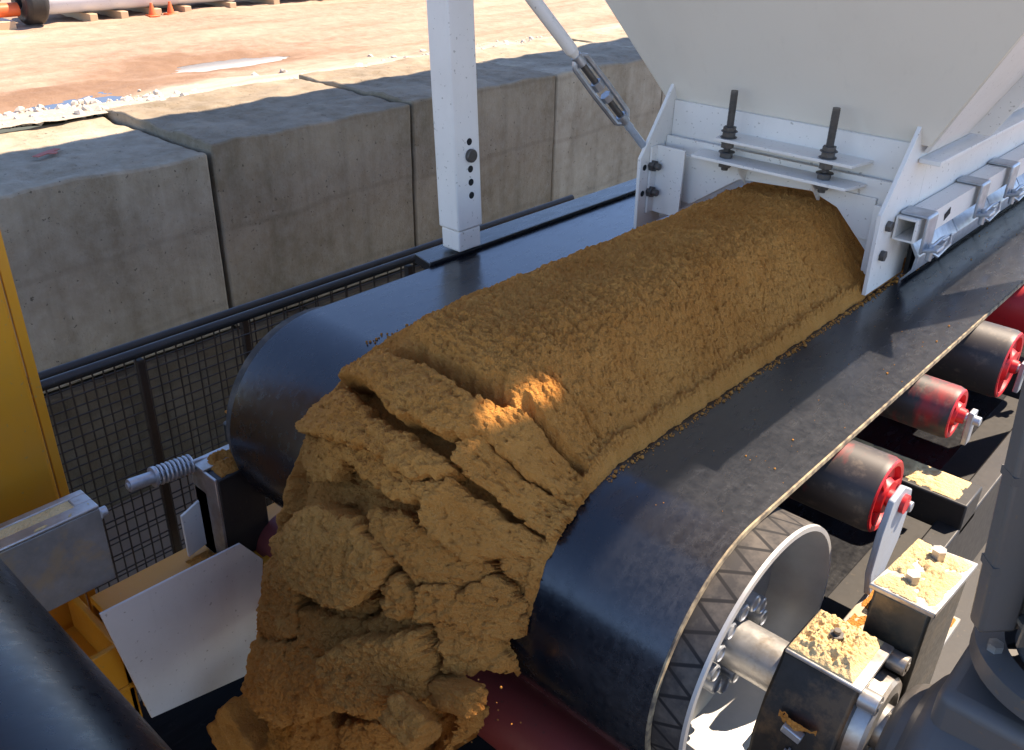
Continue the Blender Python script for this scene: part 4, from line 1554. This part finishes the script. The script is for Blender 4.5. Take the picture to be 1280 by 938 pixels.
# measured outlines of the slabs the bed breaks into: offset, tilt along the flow, points (u, x)
SLABS = [
    (0.004, 0.1, 0.07, [(1.596, -0.921), (1.549, -0.911), (1.547, -0.867), (1.549, -0.838), (1.547, -0.808), (1.551, -0.773), (1.594, -0.768), (1.6, -0.81), (1.605, -0.851), (1.6, -0.886)]),
    (0.004, 0.12, 0.08, [(1.625, -0.934), (1.605, -0.917), (1.607, -0.884), (1.614, -0.845), (1.607, -0.806), (1.6, -0.765), (1.665, -0.768), (1.654, -0.817), (1.649, -0.856), (1.645, -0.893), (1.64, -0.927)]),
    (0.002, 0.1, 0.08, [(1.683, -0.965), (1.665, -0.917), (1.667, -0.88), (1.672, -0.843), (1.676, -0.8), (1.676, -0.769), (1.698, -0.771), (1.714, -0.817), (1.736, -0.854), (1.732, -0.882), (1.718, -0.915)]),
    (0.01, 0.2, 0.08, [(1.547, -1.414), (1.576, -1.142), (1.573, -1.043), (1.576, -0.968), (1.565, -0.917), (1.596, -0.921), (1.607, -0.923), (1.623, -0.948), (1.623, -0.993), (1.627, -1.064), (1.614, -1.158), (1.598, -1.384)]),
    (0.008, 0.25, 0.08, [(1.658, -1.414), (1.616, -1.373), (1.647, -1.113), (1.647, -1.027), (1.647, -0.968), (1.652, -0.925), (1.663, -0.934), (1.676, -0.968), (1.676, -1.008), (1.674, -1.074), (1.683, -1.179), (1.71, -1.39)]),
    (-0.004, 0.05, 0.07, [(1.683, -1.179), (1.676, -1.077), (1.681, -1.003), (1.681, -0.96), (1.66, -0.919), (1.687, -0.932), (1.701, -0.958), (1.705, -1.003), (1.701, -1.061), (1.698, -1.14)]),
    (-0.004, 0.0, 0.06, [(1.718, -1.386), (1.687, -1.181), (1.698, -1.15), (1.723, -1.15), (1.739, -1.199), (1.747, -1.344)]),
    (0.012, 0.15, 0.09, [(1.862, -1.285), (1.763, -1.163), (1.752, -1.037), (1.772, -0.968), (1.788, -0.97), (1.856, -1.031), (1.866, -1.094), (1.883, -1.18)]),
    (-0.012, 0.05, 0.08, [(1.736, -1.05), (1.721, -0.975), (1.73, -0.917), (1.727, -0.882), (1.743, -0.841), (1.761, -0.836), (1.779, -0.858), (1.783, -0.899), (1.79, -0.919), (1.77, -0.96), (1.756, -1.016)]),
    (-0.006, 0.0, 0.07, [(2.022, -1.443), (1.923, -1.226), (2.035, -1.2), (2.12, -1.303), (2.144, -1.4), (2.052, -1.416)]),
    (0.0, 0.15, 0.08, [(1.794, -0.909), (1.781, -0.873), (1.797, -0.864), (1.754, -0.825), (1.79, -0.771), (1.839, -0.768), (1.849, -0.804), (1.831, -0.847), (1.827, -0.905)]),
    (-0.008, 0.0, 0.06, [(1.808, -0.968), (1.788, -0.955), (1.808, -0.919), (1.829, -0.911), (1.862, -0.969)]),
    (-0.008, 0.1, 0.07, [(1.981, -1.194), (1.923, -1.049), (1.93, -1.026), (2.005, -1.073), (2.035, -1.119), (2.045, -1.195)]),
    (0.016, 0.15, 0.1, [(2.005, -1.073), (1.937, -1.026), (1.903, -0.957), (1.866, -0.904), (1.923, -0.875), (1.981, -0.87), (2.056, -0.951), (2.089, -1.034), (2.056, -1.068)]),
    (0.004, 0.1, 0.09, [(2.164, -1.356), (2.059, -1.197), (2.042, -1.119), (2.066, -1.075), (2.069, -1.035), (2.117, -1.054), (2.181, -1.119), (2.262, -1.22), (2.286, -1.368)]),
    (-0.004, 0.1, 0.06, [(1.841, -0.892), (1.843, -0.84), (1.859, -0.802), (1.93, -0.763), (1.913, -0.77), (1.923, -0.809), (1.944, -0.854), (1.889, -0.866)]),
    (-0.01, 0.1, 0.08, [(2.266, -1.21), (2.201, -1.128), (2.256, -1.094), (2.32, -1.092), (2.382, -1.196)]),
    (-0.02, 0.0, 0.06, [(2.113, -1.031), (2.079, -0.977), (2.13, -0.983), (2.174, -1.053)]),
    (-0.004, 0.0, 0.05, [(1.725, -0.825), (1.696, -0.79), (1.71, -0.773), (1.756, -0.771), (1.743, -0.808)]),
    (-0.012, 0.0, 0.06, [(2.052, -0.841), (2.039, -0.817), (2.13, -0.842), (2.171, -0.871), (2.225, -0.907)]),
    (-0.01, 0.1, 0.08, [(2.205, -1.084), (2.147, -0.991), (2.13, -0.928), (2.276, -0.957), (2.317, -1.08)]),
    (-0.022, 0.05, 0.06, [(1.893, -1.17), (1.876, -1.095), (1.866, -1.039), (1.876, -1.013), (1.923, -1.057), (1.944, -1.133), (1.957, -1.185)]),
    (-0.018, 0.05, 0.06, [(1.923, -1.025), (1.876, -0.989), (1.845, -0.939), (1.839, -0.905), (1.859, -0.898), (1.9, -0.957)]),
    (0.0, 0.0, 0.04, [(1.805, -0.767), (1.803, -0.763), (1.835, -0.763), (1.845, -0.763)]),
    (-0.02, 0.0, 0.05, [(2.089, -0.963), (2.056, -0.918), (2.127, -0.923), (2.13, -0.965)]),
]


def build_slabs():
    from mathutils.geometry import delaunay_2d_cdt
    g = sand_base(1400, 500)
    U, LS, LA = g['U'], g['LS'], g['LA']
    Us = U + np.cumsum(np.gradient(U) * 0.62 * ((U > LS) & (U < LS + LA)))
    H, bx0 = g['H'], g['bx']

    def place(un, x, h):
        u = np.interp(un, Us, U)
        k = np.clip(np.interp(u, U, np.arange(len(U))), 0, len(U) - 1.001)
        i0 = k.astype(int)
        t = k - i0
        row = lambda a: a[i0, 0] * (1 - t) + a[i0 + 1, 0] * t
        xl, xr = row(g['xl']), row(g['xr'])
        x = np.clip(x, xl + 0.004, xr + 0.006)
        b = np.clip((x - xl) / (xr - xl), 0, 1)
        j = np.clip(np.searchsorted(bx0, b) - 1, 0, len(bx0) - 2)
        w = (b - bx0[j]) / (bx0[j + 1] - bx0[j] + 1e-9)
        hh = (H[i0, j] * (1 - w) + H[i0, j + 1] * w) * (1 - t) + (H[i0 + 1, j] * (1 - w) + H[i0 + 1, j + 1] * w) * t
        hh = np.maximum(hh, 0.02) + h
        hh = np.maximum(hh, 0.004)
        return np.stack([x, row(g['by']) + row(g['ny']) * hh, row(g['bz']) + row(g['nz']) * hh], -1)

    for si, (off, tilt, thick, pts) in enumerate(SLABS):
        off = off * 1.7
        P = np.array([(np.interp(p, U, Us), x) for (p, x) in pts])
        # smooth the outline a little and resample it
        seg = np.hypot(*(np.roll(P, -1, 0) - P).T)
        cum = np.concatenate([[0], np.cumsum(seg)])
        n = max(40, int(cum[-1] / 0.0030))
        tt = np.linspace(0, cum[-1], n, endpoint=False)
        Pc = np.vstack([P, P[:1]])
        Q = np.stack([np.interp(tt, cum, Pc[:, 0]), np.interp(tt, cum, Pc[:, 1])], -1)
        cen = Q.mean(0)
        for _ in range(2):
            Q = (np.roll(Q, 1, 0) + Q * 2 + np.roll(Q, -1, 0)) / 4
        nx, nyy = Q[:, 1], Q[:, 0]
        tang = np.roll(Q, -1, 0) - np.roll(Q, 1, 0)
        nor = np.stack([tang[:, 1], -tang[:, 0]], -1)
        nor /= np.linalg.norm(nor, axis=1, keepdims=True) + 1e-9
        area = 0.5 * np.sum(Q[:, 0] * np.roll(Q[:, 1], -1) - np.roll(Q[:, 0], -1) * Q[:, 1])
        nor *= np.sign(area)
        wob = 0.0095 * fbm(nyy * 30 + si, nx * 30, 5, 200 + si, 0.78)
        Q = Q + nor * (wob + 0.0055)[:, None]
        lo, hi = Q.min(0), Q.max(0)
        st = 0.0030
        gu, gx = np.meshgrid(np.arange(lo[0], hi[0], st), np.arange(lo[1], hi[1], st), indexing='ij')
        G = np.stack([gu.ravel(), gx.ravel()], -1) + rng.uniform(-0.0008, 0.0008, (gu.size, 2))
        # inside test
        ins = np.zeros(len(G), bool)
        A, B_ = Q, np.roll(Q, -1, 0)
        for a, b in zip(A, B_):
            c = ((a[1] > G[:, 1]) != (b[1] > G[:, 1])) & (G[:, 0] < (b[0] - a[0]) * (G[:, 1] - a[1]) / (b[1] - a[1] + 1e-12) + a[0])
            ins ^= c
        G = G[ins]
        dist = np.full(len(G), 9.0)
        for k in range(0, len(G), 2000):
            dist[k:k + 2000] = np.sqrt(((G[k:k + 2000, None, :] - Q[None]) ** 2).sum(-1)).min(1)
        m = dist > 0.0018
        G, dist = G[m], dist[m]
        vin = [Vector(q) for q in Q] + [Vector(q) for q in G]
        res = delaunay_2d_cdt(vin, [], [list(range(n))], 1, 1e-7)
        V2 = np.array([tuple(v) for v in res[0]])
        tri = np.array([f for f in res[2] if len(f) == 3])
        d2 = np.zeros(len(V2))
        for k in range(0, len(V2), 2000):
            d2[k:k + 2000] = np.sqrt(((V2[k:k + 2000, None, :] - Q[None]) ** 2).sum(-1)).min(1)
        un, x = V2[:, 0], V2[:, 1]
        so = si * 3.7
        rel = 0.0065 * fbm(x * 52 + so, un * 52, 4, 210, 0.62) - 0.0065 * (worley(x * 100 + so, un * 100, 31, 0.95)[0] - 0.4) + 0.0022 * fbm(x * 230, un * 230 + so, 2, 212)
        rel += 0.009 * fbm(x * 9 + so, un * 11, 5, 213, 0.6) - 0.009 * sst(0.25, 0.7, fbm(x * 38 + so, un * 50, 3, 214))
        bev = -0.006 * np.exp(-d2 / 0.0035) - 0.003 * np.exp(-d2 / 0.014)
        top = off + tilt * (un - cen[0]) + rel + bev
        verts = [place(un, x, top)]
        # walls: rings going down from the outline
        orig = {}
        for vi, src in enumerate(res[3]):
            for o_ in src:
                if o_ < n:
                    orig[o_] = vi
        loop = [orig.get(k) for k in range(n)]
        ok = [k for k in range(n) if loop[k] is not None]
        ring = [loop[k] for k in ok]
        rq, rn_ = Q[ok], nor[ok]
        htop = top[ring]
        faces = [tri]
        base = len(V2)
        prev = np.array(ring)
        mR = len(ring)
        for q_, fr in enumerate((0.1, 0.22, 0.36, 0.5, 0.65, 0.82, 1.0)):
            dep = thick * fr
            wv = 0.006 * fbm(rq[:, 1] * 60 + so, rq[:, 0] * 60 + dep * 90, 4, 220, 0.6) + 0.004 * math.sin(fr * 3.1) - 0.012 * fr
            pp = rq + rn_ * wv[:, None]
            verts.append(place(pp[:, 0], pp[:, 1], htop - dep))
            cur = np.arange(mR) + base
            faces.append(np.concatenate([np.stack([prev, cur, np.roll(cur, -1)], -1), np.stack([prev, np.roll(cur, -1), np.roll(prev, -1)], -1)]))
            prev = cur
            base += mR
        Vv, Ff = np.concatenate(verts), np.concatenate(faces)
        o = add_mesh('slab', Vv, Ff, 'sand', heap_obj)
        bm = bmesh.new()
        bm.from_mesh(o.data)
        bmesh.ops.recalc_face_normals(bm, faces=bm.faces)
        # an open shell: make the top face outwards
        bm.faces.ensure_lookup_table()
        nn = sum((f.normal * f.calc_area() for f in list(bm.faces)[:len(tri)]), Vector())
        if nn.y > 0 or (nn.z < 0 and abs(nn.z) > abs(nn.y)):
            bmesh.ops.reverse_faces(bm, faces=bm.faces)
        bm.to_mesh(o.data)
        bm.free()
        o.data.set_sharp_from_angle(angle=R_(42))


build_slabs()


def clump(c, r, seed, label, stretch=(1, 1, 1), rot=0.0):
    bm = bmesh.new()
    bmesh.ops.create_icosphere(bm, subdivisions=5, radius=1.0)
    co = np.array([v.co for v in bm.verts])
    bm.verts.ensure_lookup_table()
    # squarish lump: push the sphere towards a box, then break it up
    m = np.abs(co).max(1, keepdims=True)
    co = co * (1 + 0.75 * (1 / m - 1))
    n1 = fbm(co[:, 0] * 1.3 + seed, co[:, 1] * 1.3 + co[:, 2] * 1.1, 5, seed, 0.6)
    n2 = fbm(co[:, 0] * 8 + seed, co[:, 1] * 8 + co[:, 2] * 9, 3, seed + 3)
    co = co * (1 + 0.22 * n1 + 0.05 * n2)[:, None]
    co = co * np.array(stretch) * r
    rm = Matrix.Rotation(rot, 3, 'Y') @ Matrix.Rotation(rot * 1.7 + 0.4, 3, 'X')
    co = co @ np.array(rm).T + np.array(c)
    F = np.array([[v.index for v in f.verts] for f in bm.faces])
    bm.free()
    o = add_mesh('sand_clump', co, F, 'sand')
    return tag(o, label, 'sand clump', 'sand clumps breaking off the falling sand')


# ------------------------------------------------------------------ sand lying on other things
def sand_patch(x0, x1, y0, y1, z, label, seed, h=0.012, mat='drysand', cover=0.15, skew=0.0, zs=0.0):
    n, m = 90, 90
    xs, ys = np.linspace(0, 1, n), np.linspace(0, 1, m)
    A_, B_ = np.meshgrid(xs, ys, indexing='ij')
    X = x0 + (x1 - x0) * A_ + skew * B_
    Y = y0 + (y1 - y0) * B_
    e = np.clip(np.minimum(np.minimum(A_, 1 - A_), np.minimum(B_, 1 - B_)) * (5 + 3 * fbm(A_ * 7, B_ * 7, 3, seed + 2)), 0, 1)
    k = fbm(X * 28, Y * 28, 4, seed) + cover * 2
    hgt = np.clip(k * 1.6, 0, 1) * e * h + (fbm(X * 120, Y * 120, 3, seed + 9) * 0.35 + fbm(X * 300, Y * 300, 2, seed + 5) * 0.2) * h * e
    Zz = z + zs * B_ + np.where(np.clip(k, 0, 1) * e > 0.02, np.maximum(hgt, 0.0006), -0.004)
    idx = np.arange(n * m).reshape(n, m)
    F = np.stack([idx[:-1, :-1], idx[1:, :-1], idx[1:, 1:], idx[:-1, 1:]], -1).reshape(-1, 4)
    return tag(add_mesh('sand_patch', np.stack([X, Y, Zz], -1).reshape(-1, 3), F, mat), label, 'sand', 'spilled sand lying on the machinery')


sand_patch(-0.378, -0.268, 1.094, 1.213, zt + 0.009, 'thick sunlit sand covering the top of the black bearing block', 3, 0.02, cover=0.4)
def caked(x0, x1, y, z0, z1, label, seed):
    n = 60
    A_, B_ = np.meshgrid(np.linspace(0, 1, n), np.linspace(0, 1, n), indexing='ij')
    X, Zc = x0 + (x1 - x0) * A_, z1 + (z0 - z1) * B_
    k = fbm(X * 34, Zc * 22, 4, seed) + 0.75 - 1.5 * B_ - 0.4 * np.abs(A_ - 0.5)
    k *= np.clip(np.minimum(A_, 1 - A_) * 9, 0, 1)
    Yc = y + 0.003 - np.clip(k, -0.6, 0.5) * 0.016 - 0.002 * fbm(X * 150, Zc * 150, 3, seed + 1)
    idx = np.arange(n * n).reshape(n, n)
    F = np.stack([idx[:-1, :-1], idx[:-1, 1:], idx[1:, 1:], idx[1:, :-1]], -1)
    F = F[(k > 0.0)[:-1, :-1]]
    return tag(add_mesh('sand_patch', np.stack([X, Yc, Zc], -1).reshape(-1, 3), F.reshape(-1, 4), 'sand'), label, 'sand', 'spilled sand lying on the machinery')


caked(-0.352, -0.288, 1.042, -1.205, -1.140, 'small brown sand crust round the plug on the black bearing block front', 33)
sand_patch(-0.318, -0.222, 1.245, 1.405, -0.989, 'bright sand dust on top of the dusty steel housing', 8, 0.007, cover=0.15, skew=0.012, zs=0.006)
sand_patch(-0.376, -0.225, 1.335, 1.515, -1.192, 'brown sand on the foot plate below the blue-grey bracket', 12, 0.006, mat='sand', cover=0.1)
sand_patch(-1.853, -1.768, 0.33, 0.598, zt2 + 0.001, 'scattered sand crumbs on the slotted take-up box', 15, 0.007, cover=-0.19)
sand_patch(-1.855, -1.75, 0.89, 1.0, -1.297, 'small sand pile on the spring tensioner block', 18, 0.016, mat='sand', cover=0.25)
sand_patch(-1.818, -1.745, 0.96, 1.02, -1.166, 'sand crust on the lug above the spring tensioner', 19, 0.014, mat='sand', cover=0.3)
sand_patch(-1.845, -1.66, 0.80, 0.93, -1.564, 'brown sand heaped on the yellow beam behind the guard plate', 22, 0.02, mat='sand', cover=0.2)
sand_patch(-0.72, -0.33, 1.765, 1.855, -1.109, 'pale sand line on the black cross beam between the rollers', 25, 0.005, cover=0.2)

# grains scattered on the belts and ledges
b = MB()
for i in range(900):
    u = random.random()
    if u < 0.9:
        x, y = -0.757 + abs(random.gauss(0, 0.006)), random.uniform(1.1, 2.7)
    else:
        x, y = random.uniform(-0.73, -0.51), random.uniform(1.1, 3.2)
    r = random.uniform(0.0008, 0.0022) + (random.random() < 0.06) * 0.0025
    if u > 0.9:
        r *= 0.6
    z = BZ if y > PY else PZ + math.sqrt(max(RB ** 2 - (y - PY) ** 2, 0))
    bmesh.ops.create_icosphere(b.bm, subdivisions=1, radius=r, matrix=Matrix.Translation((x, y, z + r * 0.4)))
for i in range(90):
    x, y = -1.455 - abs(random.gauss(0, 0.012)), random.uniform(1.1, 2.2)
    r = random.uniform(0.0015, 0.0045)
    bmesh.ops.create_icosphere(b.bm, subdivisions=1, radius=r, matrix=Matrix.Translation((x, y, BZ + r * 0.4)))
tag(b.build('sand_grains', 'sand', smooth=False), 'loose sand grains scattered on the belt beside the sand bed', 'sand grains', kind='stuff')

clump((-0.845, 0.70, -1.275), 0.042, 3, 'square sand clump broken off at the bottom, right of the middle of the fall', (1.0, 0.7, 1.0), 0.15)
clump((-0.815, 0.785, -1.255), 0.040, 5, 'flat sand clump hanging in front of the dull red roller', (1.35, 0.7, 0.6), -0.35)
clump((-1.475, 0.72, -1.82), 0.075, 7, 'large crumbly sand clump at the lower left of the fall', (1.0, 0.7, 0.9), 0.5)
b = MB()
for i in range(22):
    t = random.random()
    x, y, z = -0.78 + random.gauss(0, 0.045), 0.80 + random.gauss(0, 0.02), -1.20 - 0.16 * t + random.gauss(0, 0.012)
    rr = random.choice((0.001, 0.0015, 0.002, 0.004))
    m4 = Matrix.Translation((x, y, z)) @ Matrix.Rotation(random.random() * 6, 4, 'X') @ Matrix.Diagonal((rr * random.uniform(.8, 1.5), rr, rr * random.uniform(.7, 1.4), 1))
    bmesh.ops.create_icosphere(b.bm, subdivisions=1, radius=1.0, matrix=m4)
tag(b.build('sand_grains', 'sand', smooth=False), 'crumbs of sand dropping past the dull red roller', 'sand grains', kind='stuff')

# ------------------------------------------------------------------ unseen shade casters, added for their shadows: a sheet roof overhead and a post
tanE = math.tan(R_(SUN_EL))
kx, ky = math.sin(R_(SUN_AZ)) / tanE, math.cos(R_(SUN_AZ)) / tanE
HR = 4.8                                     # roof height above the belt
ox, oy = HR * kx, HR * ky
rf = thing('shade_roof', 'unseen pale sheet roof added high over the feeder for its shade', 'roof', (-2.4 + ox, 2.5 + oy, BZ + HR))  # unseen roof, its height and extent set for the shade it casts
zr = BZ + HR


# slanting slot left between the added sheets to cast one streak of sun
(ax, ay), (cx_, cy_), sw = (-0.958, 0.872), (-0.920, 1.035), 0.016
RX0, RX1, RY0, RY1 = -4.28, -0.66, -2.6, 7.5


def shade_sheet(poly):
    b = MB()
    b.prism([(x + ox, y + oy) for (x, y) in poly], 'z', zr, zr + 0.012)
    b.build('shade_sheet', 'rooftin', rf)


shade_sheet([(RX0, RY0), (RX1, RY0), (RX1, ay), (RX0, ay)])
shade_sheet([(RX0, cy_ + .001), (RX1, cy_ + .001), (RX1, RY1), (RX0, RY1)])
shade_sheet([(RX0, ay + .001), (ax - sw, ay + .001), (cx_ - sw, cy_), (RX0, cy_)])
shade_sheet([(ax + sw, ay + .001), (RX1, ay + .001), (RX1, cy_), (cx_ + sw, cy_)])
b = MB()
b.box((-0.30, 3.0, -OFF), (-0.20, 3.1, 1.6))  # unseen post added to cast the dark stripe across the belt
tag(b.build('shadow_post', 'white', None, 0.005), 'unseen white post added right of the hopper for its shadow', 'post')
